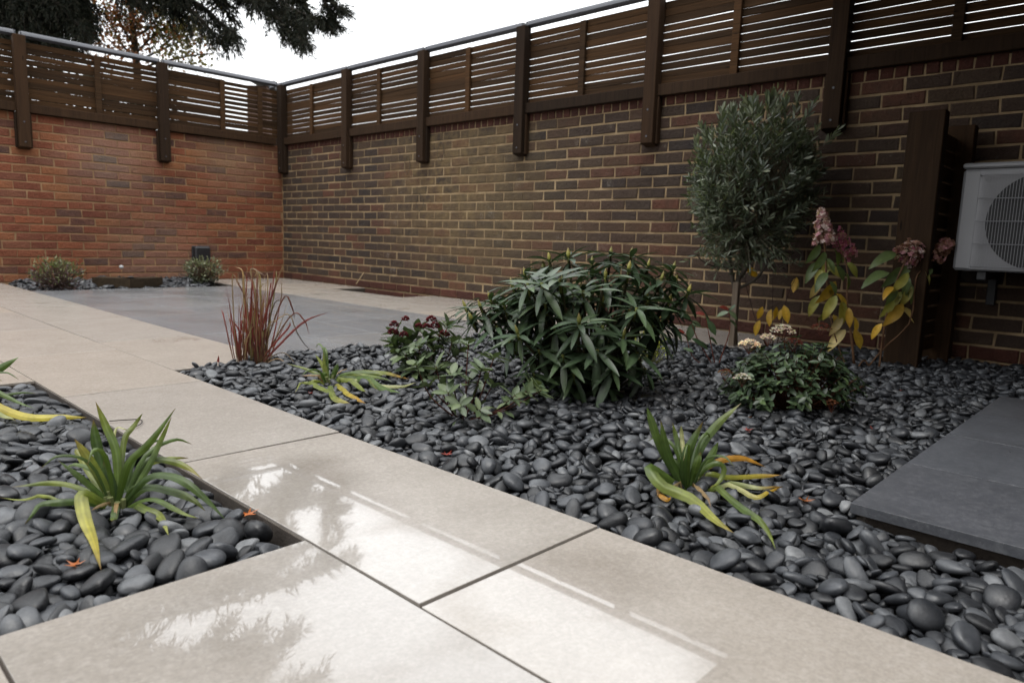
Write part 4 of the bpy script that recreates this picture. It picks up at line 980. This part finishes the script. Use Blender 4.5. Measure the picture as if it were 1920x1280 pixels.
def sapling(name, label, base_px, stems_px, leaves_px, lc, sc, W=.5, mat=None):
    b = on_ground(*base_px, z=-.02); D = depth_of(b); root = thing(name, label, 'plant', b); s = MB()
    for pts in stems_px: s.tube(smooth_path([at_depth(x, y, D) for x, y in pts], 10), list(np.linspace(.003, .0015, 10)), 5, sc)
    s.build('stems', M_BARK, root, True)
    for (x0, y0, x1, y1, k) in leaves_px:
        off = U(-.04, .04); a = at_depth(x0, y0, D+off); d = at_depth(x1, y1, D+off+U(-.03, .03))-a; L = np.linalg.norm(d)
        lv = leaf_variant(W, 6, U(.1, .3), .2, .9, (1, 1, 1), lc[k], 1.4)
        link('leaf', lv.mesh('leaf', True), mat or M_LEAF, root, matrix=frame(d, nrm(-FWD*.6+np.array([0, 0, U(.2, .8)])+RIGHT*U(-.5, .5)), a, L, L))
    return root
sapling('dogwood', 'bare thin stemmed shrub with a few orange leaves against the brick wall', (1455, 655), [[(1450, 655), (1448, 600), (1450, 480)], [(1455, 655), (1475, 560), (1492, 520)], [(1440, 655), (1420, 610), (1400, 540), (1395, 500)], [(1460, 655), (1475, 625), (1480, 590)]],
        [(1430,575,1420,600,0),(1446,580,1440,610,0),(1456,575,1450,605,0),(1470,572,1478,606,0),(1494,520,1486,548,0),(1425,600,1412,630,0),(1398,500,1424,520,0),(1465,580,1460,600,0),(1490,545,1498,525,1)], [(.50, .30, .03), (.30, .27, .05)], (.04, .022, .018), .42)
sapling('laurel_sapling', 'sparse young shrub with red tinged stems between rhododendron and olive trunk', (1338, 690), [[(1340, 690), (1310, 640), (1295, 600)], [(1342, 690), (1330, 630), (1322, 590)], [(1345, 690), (1368, 620), (1366, 580)], [(1335, 690), (1300, 670), (1285, 625)]],
        [(1296,600,1275,585,0),(1296,602,1318,612,1),(1300,605,1290,640,0),(1322,592,1335,610,1),(1322,590,1303,583,2),(1326,600,1345,628,0),(1366,585,1340,590,1),(1366,583,1386,598,1),(1368,582,1378,570,0),(1330,632,1350,645,0),(1312,640,1330,655,0),(1368,600,1385,612,1),(1366,580,1352,572,2),(1300,660,1280,650,0),(1320,650,1300,632,0),(1285,625,1268,616,2)], [(.045, .075, .035), (.10, .135, .08), (.18, .035, .025)], (.10, .028, .02), .42, M_LEAFG)
bY = on_ground(1222, 690, -.02); DY = depth_of(bY)
yp = thing('golden_shrub', 'small yellow green feathery shrub glimpsed behind the rhododendron', 'shrub', bY)
YV = [leaf_variant(.24, 3, .1, .2, .9, (1, 1, 1), c, 1.2) for c in ((.42, .42, .04), (.33, .38, .05), (.22, .28, .04))]
lv = []; st = MB()
for k in range(34):
    p = at_depth(U(1195, 1248), U(600, 695), DY+U(-.1, .1)); st.tube([bY, (bY+p)/2, p], .0015, 4, (.12, .12, .03))
    for q in range(9):
        d = nrm(np.random.normal(size=3)+np.array([0, 0, .3])); l = U(.018, .03); lv.append((frame(d, [0, 0, 1], p+np.random.normal(size=3)*.015, l, l), q))
emit(yp, lv, YV, M_LEAF, 120); st.build('stems', M_BARK, yp)

def back_shrub(label, px, py, w, h, cols):
    b = on_ground(px, py, .02); D = depth_of(b); S = D/FPX; root = thing('heather_shrub', label, 'shrub', b); lv = []; st = MB()
    V = [leaf_variant(.42, 3, .1, .2, .9, (1, 1, 1), c, 1.2) for c in cols]; c0 = b+np.array([0, 0, h*S*.42])
    for k in range(150):
        d = nrm(np.random.normal(size=3)); rr = U(.6, 1.05); p = c0+np.array([d[0]*w*S*.5, d[1]*w*S*.42, d[2]*h*S*.55])*rr
        if p[2] < .0: continue
        st.tube([b, (b+p)/2, p], .0025, 4, (.06, .04, .03)); up = (p[2]-b[2])/(h*S)
        for q in range(9):
            dd = nrm(d+np.array([0, 0, .5])+.8*np.random.normal(size=3)); l = U(.018, .032)
            lv.append((frame(dd, nrm(np.random.normal(size=3)+[0, 0, 1]), p+np.random.normal(size=3)*.018, l, l), (0 if random.random() < up*1.1 else 1) if len(cols) < 3 else random.choice([0, 1, 2])))
    emit(root, lv, V, M_LEAF, 0); st.build('stems', M_BARK, root)
back_shrub('rounded small shrub, green above and purple below, left of the dark sleeper', 108, 538, 84, 52, [(.16, .17, .07), (.075, .04, .04)])
back_shrub('rounded small pale green shrub under the black socket box', 382, 528, 66, 46, [(.17, .18, .10), (.06, .07, .045)])

# ------------------------------------------------------------------ things by the back wall
sl = thing('sleeper_edging', 'dark wet timber sleepers lying on the pebble strip below the orange wall', 'sleeper', (2.5, 7.4, 0))
A, B_, C_ = on_ground(172, 533, .02), on_ground(245, 536, .02), on_ground(306, 533, .02)
for p, q in ((A, B_), (B_, C_)):
    d = nrm(q-p); n = np.array([-d[1], d[0], 0])*.16; m = MB(); a = p+d*.004; b = q-d*.004
    vs = [a, b, b+n, a+n]; m.add([(*v[:2], 0.0) for v in vs]+[(*v[:2], .085) for v in vs], [(0, 3, 2, 1), (4, 5, 6, 7), (0, 1, 5, 4), (1, 2, 6, 5), (2, 3, 7, 6), (3, 0, 4, 7)]); m.build('plank', M_SLEEPER, sl)
m = MB(); P0 = np.array([2.55, 7.9, .15]); m.tube([P0, P0+[0, -.03, 0]], [.012, .012], 10); m.add([P0+np.array([0, -.035, 0])+v*.02 for v in ICO[1][0]], [tuple(f) for f in ICO[1][1]]); tag(m.build('spout', M_GREYPL, smooth=True), 'tiny pale round spout just above the timber sleepers', 'spout')
bxr = thing('socket_box', 'black outdoor socket box with two grey cable glands on the orange wall', 'socket box', (3.41, WY, .29))
m = MB(); m.box((3.325, WY-.085, .215), (3.495, WY-.012, .365), bev=.014); m.build('cover', M_BLACKPL, bxr)
m = MB(); m.box((3.313, WY-.03, .215), (3.503, WY-.004, .372), bev=.005); m.build('back_plate', M_BLACKPL, bxr)
for x in (3.372, 3.448):
    m = MB(); m.tube([(x, WY-.05, .222), (x, WY-.05, .205), (x, WY-.05, .185), (x, WY-.05, .17)], [.013, .021, .021, .012], 8); o = m.build('gland', M_GREYPL, bxr, True)
    m = MB(); m.tube([(x, WY-.05, .172), (x+.005, WY-.05, .1), (x+.01, WY-.04, .02)], .006, 6); m.build('cable', M_BLACKPL, o)

# ------------------------------------------------------------------ slatted screen and air conditioner
scr = thing('timber_screen', 'dark timber screen of two tall posts with slats beside the air conditioner', 'screen', (4.1, 1.0, 0))
m = MB(); m.box((3.93, .915, -.09), (4.01, 1.075, 1.235), (.6,)*3, .004); m.build('post', M_SLATV, scr)
m = MB(); m.box((4.27, .855, -.09), (4.35, .985, 1.205), (.3,)*3, .004); m.build('post', M_SLATV, scr)
z = .06
while z < 1.14:
    m = MB(); m.box((4.012, .93, z), (4.268, .952, z+.065), (random.random(),)*3, .002); m.build('slat', M_SLAT, scr); z += .078
ac = thing('air_conditioner', 'white air conditioner unit with round fan grille on the dark wall', 'air conditioner', (4.2, .45, .48))
YA, YB, ZA, ZB, XF, XK = .842, .06, .478, .992, 4.07, 4.33
m = MB(); m.box((XF, YB, ZA), (XK, YA, ZB-.028), bev=.012); m.build('casing', M_ACWHITE, ac)
m = MB(); m.box((XF-.006, YB-.004, ZB-.026), (XK+.004, YA+.004, ZB), bev=.008); m.build('lid', M_ACWHITE, ac)
gy, gz, gr = .50, .715, .225
m = MB(); m.box((XF-.008, gy-.25, gz-.232), (XF-.0015, gy+.27, gz+.232), bev=.003); m.build('front_panel', M_ACWHITE, ac)
m = MB(); n = 40
vs = [(XF-.0105, gy+gr*math.cos(2*math.pi*k/n), gz+gr*math.sin(2*math.pi*k/n)) for k in range(n)]+[(XF-.0105, gy, gz)]
m.add(vs, [((k+1) % n, k, n) for k in range(n)]); fo = m.build('fan_opening', M_ACDARK, ac)
m = MB()
for k in range(3):
    a0 = k*2.094+.4; pts = []
    for j in range(7):
        t = j/6; an = a0+t*.9; pts += [(XF-.013, gy+.05*math.cos(an), gz+.05*math.sin(an)), (XF-.018+.005*t, gy+.20*math.cos(an), gz+.20*math.sin(an))]
    m.add(pts, [(2*j, 2*j+1, 2*j+3, 2*j+2) for j in range(6)])
m.tube([(XF-.012, gy, gz), (XF-.022, gy, gz)], .05, 16); m.build('fan', M_ACDARK, fo)
m = MB(); y = gy-.238
while y < gy+.262: m.tube([(XF-.030, y, gz-.222), (XF-.030, y, gz+.222)], .0016, 4); y += .0122
for k in range(5): zz = gz-.215+k*.1075; m.tube([(XF-.033, gy-.245, zz), (XF-.033, gy+.265, zz)], .0022, 4)
for yy in (gy-.245, gy+.265):
    for zz in (gz-.215, gz+.215): m.tube([(XF-.033, yy, zz), (XF-.006, yy, zz)], .003, 5)
m.build('grille', M_ACWHITE, ac)
for yy in (.72, .18):
    m = MB(); m.box((XF+.02, yy-.02, .435), (WX-.001, yy+.02, .476), bev=.003); m.box((WX-.03, yy-.02, .30), (WX-.001, yy+.02, .434), bev=.003); m.build('bracket', M_ACDARK, ac)

# ------------------------------------------------------------------ small things
def wall_px(px, py, wx):
    d = FWD + RIGHT*((px-960)/FPX) - UP*((py-640)/FPX); return CAM+d*((wx-CAM[0])/d[0])
for (px, py, ry, rz, nm) in [(826, 284, .045, .085, 'thin wire loop hung on the dark wall right of the post'), (763, 310, .045, .09, 'thin wire loop on the dark wall left of the post foot'), (787, 380, .055, .08, 'lower thin wire loop on the dark wall')]:
    c0 = wall_px(px, py, WX-.012); m = MB(); n = 18
    m.tube([c0+np.array([.004*math.sin(k), ry*math.sin(2*math.pi*k/n)*(.9+.1*math.cos(k)), rz*math.cos(2*math.pi*k/n)]) for k in range(n+1)], .0022, 5); tag(m.build('wire_loop', M_WIRE), nm, 'wire loop')
m = MB(); m.tube(smooth_path([on_ground(*p, .006) for p in ((205, 789), (235, 787), (262, 786), (266, 792), (254, 800))], 14), .0016, 5); tag(m.build('twig', M_WIRE), 'thin dark hooked twig lying on the beige path', 'twig')
m = MB(); m.tube([wall_px(682, 511, WX-.02), wall_px(668, 532, WX-.06)], .005, 5, (.4, .3, .18)); tag(m.build('cane', M_BARK), 'short pale cane leaning on the dark wall above the soil pit', 'cane')
def maple(p, s, c, rot):
    m = MB(); vs = [p+np.array([0, 0, .004])]; 
    for k in range(5):
        for t, r in ((-.28, .42), (0, 1.0), (.28, .42)):
            a = rot+(k-2)*1.05+t; rr = s*r*(1-.12*abs(k-2)); vs.append(p+np.array([math.cos(a)*rr, math.sin(a)*rr, .004+U(.0, .35)*s*(r > .5)]))
    n = len(vs)-1; m.add(vs, [(0, i, i+1) for i in range(1, n)], [tuple(np.array(c)*U(.7, 1.2)) for _ in vs])
    m.tube([p, p-np.array([math.cos(rot), math.sin(rot), -.1])*s*.9], .0008, 4, c); return m
RL = (.30, .035, .02); OL_ = (.40, .12, .03)
for px, py, c, lab in [(838, 853, RL, 'bright red fallen maple leaf on the pebbles beside the beige path'), (575, 655, (.5, .06, .03), 'orange red fallen leaf on the pebbles beside the red grass'), (1400, 784, OL_, 'brown fallen maple leaf on pebbles in front of the white flowering shrub'), (1250, 772, OL_, 'brown orange fallen leaf on pebbles between rhododendron and upright agapanthus'),
        (1680, 735, RL, 'dark red fallen leaf on the pebbles behind the dark terrace'), (1637, 806, RL, 'small red fallen leaf on the pebbles beside the dark terrace edge'), (1402, 808, RL, 'tiny red fallen leaf on pebbles behind the upright agapanthus'), (60, 882, (.22, .03, .03), 'dark red fallen maple leaf in the left pebble bed'), (465, 965, OL_, 'brown fallen leaf at the edge of the left pebble bed'), (585, 738, RL, 'red fallen leaf under the sprawling yellow green agapanthus'), (142, 1062, OL_, 'brown fallen leaf under the large agapanthus clump'), (1510, 940, OL_, 'small brown fallen leaf near the terrace corner')]:
    g0 = on_ground(px, py, -.01); z = bed_z(g0[0], g0[1]); p = on_ground(px, py, z+.004)
    tag(maple(p, U(.018, .026), c, U(0, 6)).build('fallen_leaf', M_LEAF), lab, 'leaf')

# ------------------------------------------------------------------ trees and roof beyond the back wall
def spray_tri(m, p, d, L, w, c):
    s = nrm(np.cross(d, np.random.normal(size=3)))*w; m.add([p-s*.5, p+s*.5, p+d*L*.6+s*.4, p+d*L], [(0, 1, 2, 3)], c)
NC = np.array([(.012, .016, .009), (.018, .020, .010), (.025, .022, .012), (.010, .013, .008)])
cf = thing('conifer_tree', 'huge dark conifer with drooping branches beyond the orange wall', 'tree', (2.2, 13.0, -.14))
limbs = MB(); NV, NCOL = [], []
def unit(a): return a/np.maximum(np.linalg.norm(a, axis=1), 1e-6)[:, None]
def tufts(P, Dr, L, w):
    """many small pointed sprays at once"""
    n = len(P); D_ = unit(Dr); s = unit(np.cross(D_, rng.normal(size=(n, 3))))*w[:, None]
    V = np.stack([P-s*.5, P+s*.5, P+D_*(L*.6)[:, None]+s*.4, P+D_*L[:, None]], 1)
    NV.append(V.reshape(-1, 3)); NCOL.append(np.repeat(NC[rng.randint(4, size=n)]*rng.uniform(.7, 1.3, (n, 1)), 4, 0))
def drooping(path, r0, hang, dens, wid=.25, taper=True, per=92, sz=1.0):
    """a limb with curtains of hanging twigs; path in 3-D"""
    C = np.array(smooth_path(path, 26)); limbs.tube(C, list(np.linspace(r0, r0*.25, 26)), 5, (.02, .016, .012))
    Ltot = np.linalg.norm(np.diff(C, axis=0), axis=1).sum(); ax = (C[25]-C[0])/Ltot
    for k in range(int(Ltot*dens)):
        t = random.random(); i = min(int(t*25), 24); p = C[i]+(C[i+1]-C[i])*(t*25-i)
        h = hang*(1-.6*t if taper else 1)*U(.15, 1.0)**1.3+.05
        side = np.array([U(-1, 1), U(-1, 1), 0])*wid
        e = p+side*.6+ax*h*.35+np.array([0, 0, -h])
        n = max(4, int(h*per)); q = rng.uniform(0, 1, n)
        P = p+(e-p)*q[:, None]+np.outer(np.sin(3*q)*.25, side)+rng.normal(size=(n, 3))*(.024*(1-.5*q))[:, None]
        tufts(P, 1.3*(e-p)/max(h, .05)+.6*rng.normal(size=(n, 3)), rng.uniform(.05, .13, n)*(1-.3*q)*sz, rng.uniform(.008, .020, n)*sz)
        if k % 2 == 0: limbs.tube([p, (p+e)/2+side*.12, e], [.010, .006, .003], 3, (.02, .016, .012), False)
    n = int(Ltot*dens*5); q = rng.uniform(0, 24.99, n); i = q.astype(int)
    tufts(C[i]+(C[i+1]-C[i])*(q-i)[:, None]+rng.normal(size=(n, 3))*.055, rng.normal(size=(n, 3))+[0, 0, -.4], rng.uniform(.05, .13, n)*sz, rng.uniform(.010, .024, n)*sz)
T0 = at_depth(-40, 200, 13.5); T0[2] = -.14
limbs.tube([T0, T0+[0, 0, 5], T0+[.1, 0, 11], T0+[.1, .1, 18.8]], [.46, .38, .24, .05], 9, (.045, .034, .025))
for pts, r, hg, dn in [([(70,-160),(240,-30),(361,4),(420,50),(440,60)], .07, .75, 40), ([(300,-60),(350,10),(385,45),(410,80)], .04, .5, 34), ([(100,-180),(400,-70),(517,33),(548,62),(579,83)], .06, .45, 44), ([(100,-220),(440,-90),(530,5),(590,34),(607,40)], .05, .36, 40), ([(150,-260),(560,-110),(608,3),(622,35),(631,51)], .045, .2, 26),
        ([(150,-280),(600,-80),(622,6),(652,20)], .045, .14, 24), ([(120,-200),(420,-90),(470,-30),(482,8)], .05, .48, 44), ([(60,-120),(200,-70),(300,-10),(335,25)], .06, .6, 40), ([(60,-80),(150,-50),(240,-10),(262,8)], .05, .4, 36), ([(60,-60),(100,0),(150,30),(180,50)], .05, .5, 50), ([(50,-60),(40,0),(20,30),(-30,50)], .05, .5, 50),
        ([(60,-90),(100,-30),(130,0),(180,10)], .05, .75, 56), ([(60,-90),(200,-60),(240,-30),(250,-10)], .05, .45, 40), ([(60,-40),(90,30),(110,60)], .05, .5, 50), ([(60,-100),(-20,-20),(-90,20)], .05, .6, 40), ([(60,-60),(120,20),(150,50),(165,70)], .04, .35, 40), ([(130,-220),(380,-120),(440,-40),(455,0)], .05, .5, 44), ([(60,-60),(20,-20),(0,10)], .05, .6, 50),
        ([(0,-60),(60,-20),(120,-10),(165,0)], .05, .9, 60), ([(0,-30),(40,0),(80,10),(140,20)], .05, .8, 60), ([(-40,-40),(0,-10),(60,0)], .05, .8, 60), ([(200,-120),(330,-60),(400,-20),(415,-5)], .05, .35, 40), ([(-60,0),(20,30),(80,40),(150,50)], .05, .6, 70), ([(0,0),(60,20),(110,30),(165,55)], .05, .5, 60), ([(60,-40),(110,0),(150,10),(175,30)], .05, .4, 50), ([(120,-90),(250,-50),(320,-20),(345,0)], .05, .5, 50), ([(250,-90),(330,-20),(345,10)], .05, .3, 40), ([(-60,-20),(0,5),(60,20),(110,30)], .05, .5, 70), ([(-60,30),(20,50),(80,62),(150,85)], .04, .45, 90), ([(-40,50),(30,70),(90,85),(150,95)], .04, .4, 80)]:
    drooping([at_depth(x, y, 11.3+.8*random.random()) for x, y in pts], r, hg, dn)
for k in range(110):                        # the crown above the frame, which the wet paving mirrors
    z = 5.6+12.8*(k/110)**1.1; an = -.82+U(-1.1, 1.0) if k % 4 else U(.4, 4.2)
    R = (6.6+.8*min((z-5.6)/3, 1))*(1-((z-5.6)/14.5)**1.8)*U(.6, 1.05)+.4; d = np.array([math.cos(an), math.sin(an), 0])
    p = T0*[1, 1, 0]+[0, 0, z+.14]; drooping([p, p+d*R*.45+[0, 0, .45], p+d*R*.85+[0, 0, .2], p+d*R+[0, 0, -.3]], .07, .8, 16, .5, per=20, sz=3.2)
NV = np.concatenate(NV)
limbs.build('trunk', M_BARK, cf, True); link('crown', np_mesh('crown', NV, np.arange(len(NV)).reshape(-1, 4), np.concatenate(NCOL), False), M_NEEDLE, cf, 'stuff')
# deciduous tree with turning leaves
bt = at_depth(300, 200, 17.0); bt[2] = -.14
dt = thing('autumn_tree', 'thin broadleaf tree with orange and olive leaves showing under the conifer', 'tree', bt)
tb = MB(); tl = MB()
def ap(px, py, o=0): return at_depth(px, py, 17.0+o)
tb.tube(smooth_path([bt, ap(268, 260), ap(256, 120), ap(250, 60), ap(244, 10), ap(225, -60)], 16), list(np.linspace(.12, .04, 16)), 7, (.05, .04, .032))
limb_px = [[(255,110),(225,80),(210,44),(205,-10)],[(252,85),(235,60),(222,30),(215,-20)],[(250,60),(268,30),(285,5),(300,-40)],[(255,100),(285,70),(310,50),(335,20)],[(256,115),(300,95),(345,75),(380,60)],[(258,130),(310,115),(360,105),(400,100)],[(254,105),(215,95),(185,75),(170,40)],[(248,40),(262,10),(270,-30)],[(300,90),(325,70),(350,40)],[(250,70),(270,60),(300,30),(330,-5)]]
for L_ in limb_px:
    o = U(-.8, .8); C = smooth_path([ap(x, y, o*i/3) for i, (x, y) in enumerate(L_)], 10); tb.tube(C, list(np.linspace(.035, .012, 10)), 4, (.05, .04, .032), False)
    for k in range(16):
        i = random.randrange(2, 10); e = C[i]+np.random.normal(size=3)*.28; tb.tube([C[i], (C[i]+e)/2+np.random.normal(size=3)*.04, e], [.010, .007, .004], 3, (.05, .04, .032), False)
        for q in range(24):
            c = e+np.random.normal(size=3)*.15; s_ = U(.06, .12); n1 = nrm(np.random.normal(size=3)); n2 = nrm(np.cross(n1, np.random.normal(size=3)))
            px_, py_ = to_px(c); warm = random.random() < (.75 if px_ < 285 else .18)
            cc = np.array((.30, .11, .04) if warm else (.16, .135, .04))*U(.55, 1.4); tl.add([c, c+n1*s_*.5+n2*s_*.4, c+n1*s_, c+n1*s_*.5-n2*s_*.4], [(0, 1, 2, 3)], tuple(cc))
tb.build('trunk', M_BARK, dt); tl.build('crown', M_LEAF, dt, kind='stuff')
# dark hedge right behind the back fence
hd = thing('hedge', 'dense dark evergreen hedge right behind the slatted fence on the orange wall', 'hedge', (1.0, 8.9, -.14))
hm = MB(); hb = MB()
for k in range(15000):
    x = U(-2.4, 3.62); y = U(8.45, 9.0); z = U(.9, 2.12)
    if x > 3.3 and random.random() < (x-3.3)/.4: continue
    d = nrm(np.random.normal(size=3)); spray_tri(hm, np.array([x, y, z]), d, U(.05, .10), U(.03, .055), random.choice([(.012, .016, .008), (.018, .019, .009), (.022, .018, .010)]))
for k in range(14): x = -2.2+k*.42; hb.tube([(x, 8.7, -.14), (x+U(-.1, .1), 8.7, 1.0), (x+U(-.2, .2), 8.75, 2.0)], [.03, .02, .008], 5, (.04, .03, .02))
hm.build('foliage', M_NEEDLE, hd, kind='stuff'); hb.build('trunk', M_BARK, hd)
# roof of the neighbouring house showing over the corner
RD_ = 24.0; a, b = at_depth(452, 139, RD_), at_depth(497, 151, RD_)
ng = thing('house', 'neighbouring house whose grey roof edge shows above the fence corner', 'house', (a[0], a[1], -.14))
w = nrm((b-a)*[1, 1, 0]); n = np.array([-w[1], w[0], 0]); zt = max(a[2], b[2])-.02
m = MB(); c0 = (a+b)/2*[1, 1, 0]+n*1.6
def quad8(m, c0, hw, hd_, z0, z1, lean=0.0):
    v = [c0-w*hw-n*hd_, c0+w*hw-n*hd_, c0+w*hw+n*hd_, c0-w*hw+n*hd_]
    m.add([(p[0], p[1], z0) for p in v]+[(p[0], p[1], z1+(lean if i in (0, 3) else -lean)) for i, p in enumerate(v)], [(0, 3, 2, 1), (4, 5, 6, 7), (0, 1, 5, 4), (1, 2, 6, 5), (2, 3, 7, 6), (3, 0, 4, 7)])
quad8(m, c0, .34, 1.3, -.14, zt-.28); m.build('wall', M_RENDER, ng)
m = MB(); v = [(-.45, -1.6, .13), (.42, -1.6, -.10), (.42, 1.6, -.10), (-.45, 1.6, .13)]
P_ = [c0+w*x+n*y for x, y, _ in v]
m.add([(p[0], p[1], zt-.12+v[i][2]-.06) for i, p in enumerate(P_)]+[(p[0], p[1], zt-.12+v[i][2]) for i, p in enumerate(P_)], [(0, 3, 2, 1), (4, 5, 6, 7), (0, 1, 5, 4), (1, 2, 6, 5), (2, 3, 7, 6), (3, 0, 4, 7)]); rf = m.build('roof', M_ROOF, ng)
m = MB(); pv = c0+w*.12; m.tube([(pv[0], pv[1], zt-.2), (pv[0], pv[1], zt+.16)], [.05, .05], 8); m.build('vent', M_GREYPL, rf)
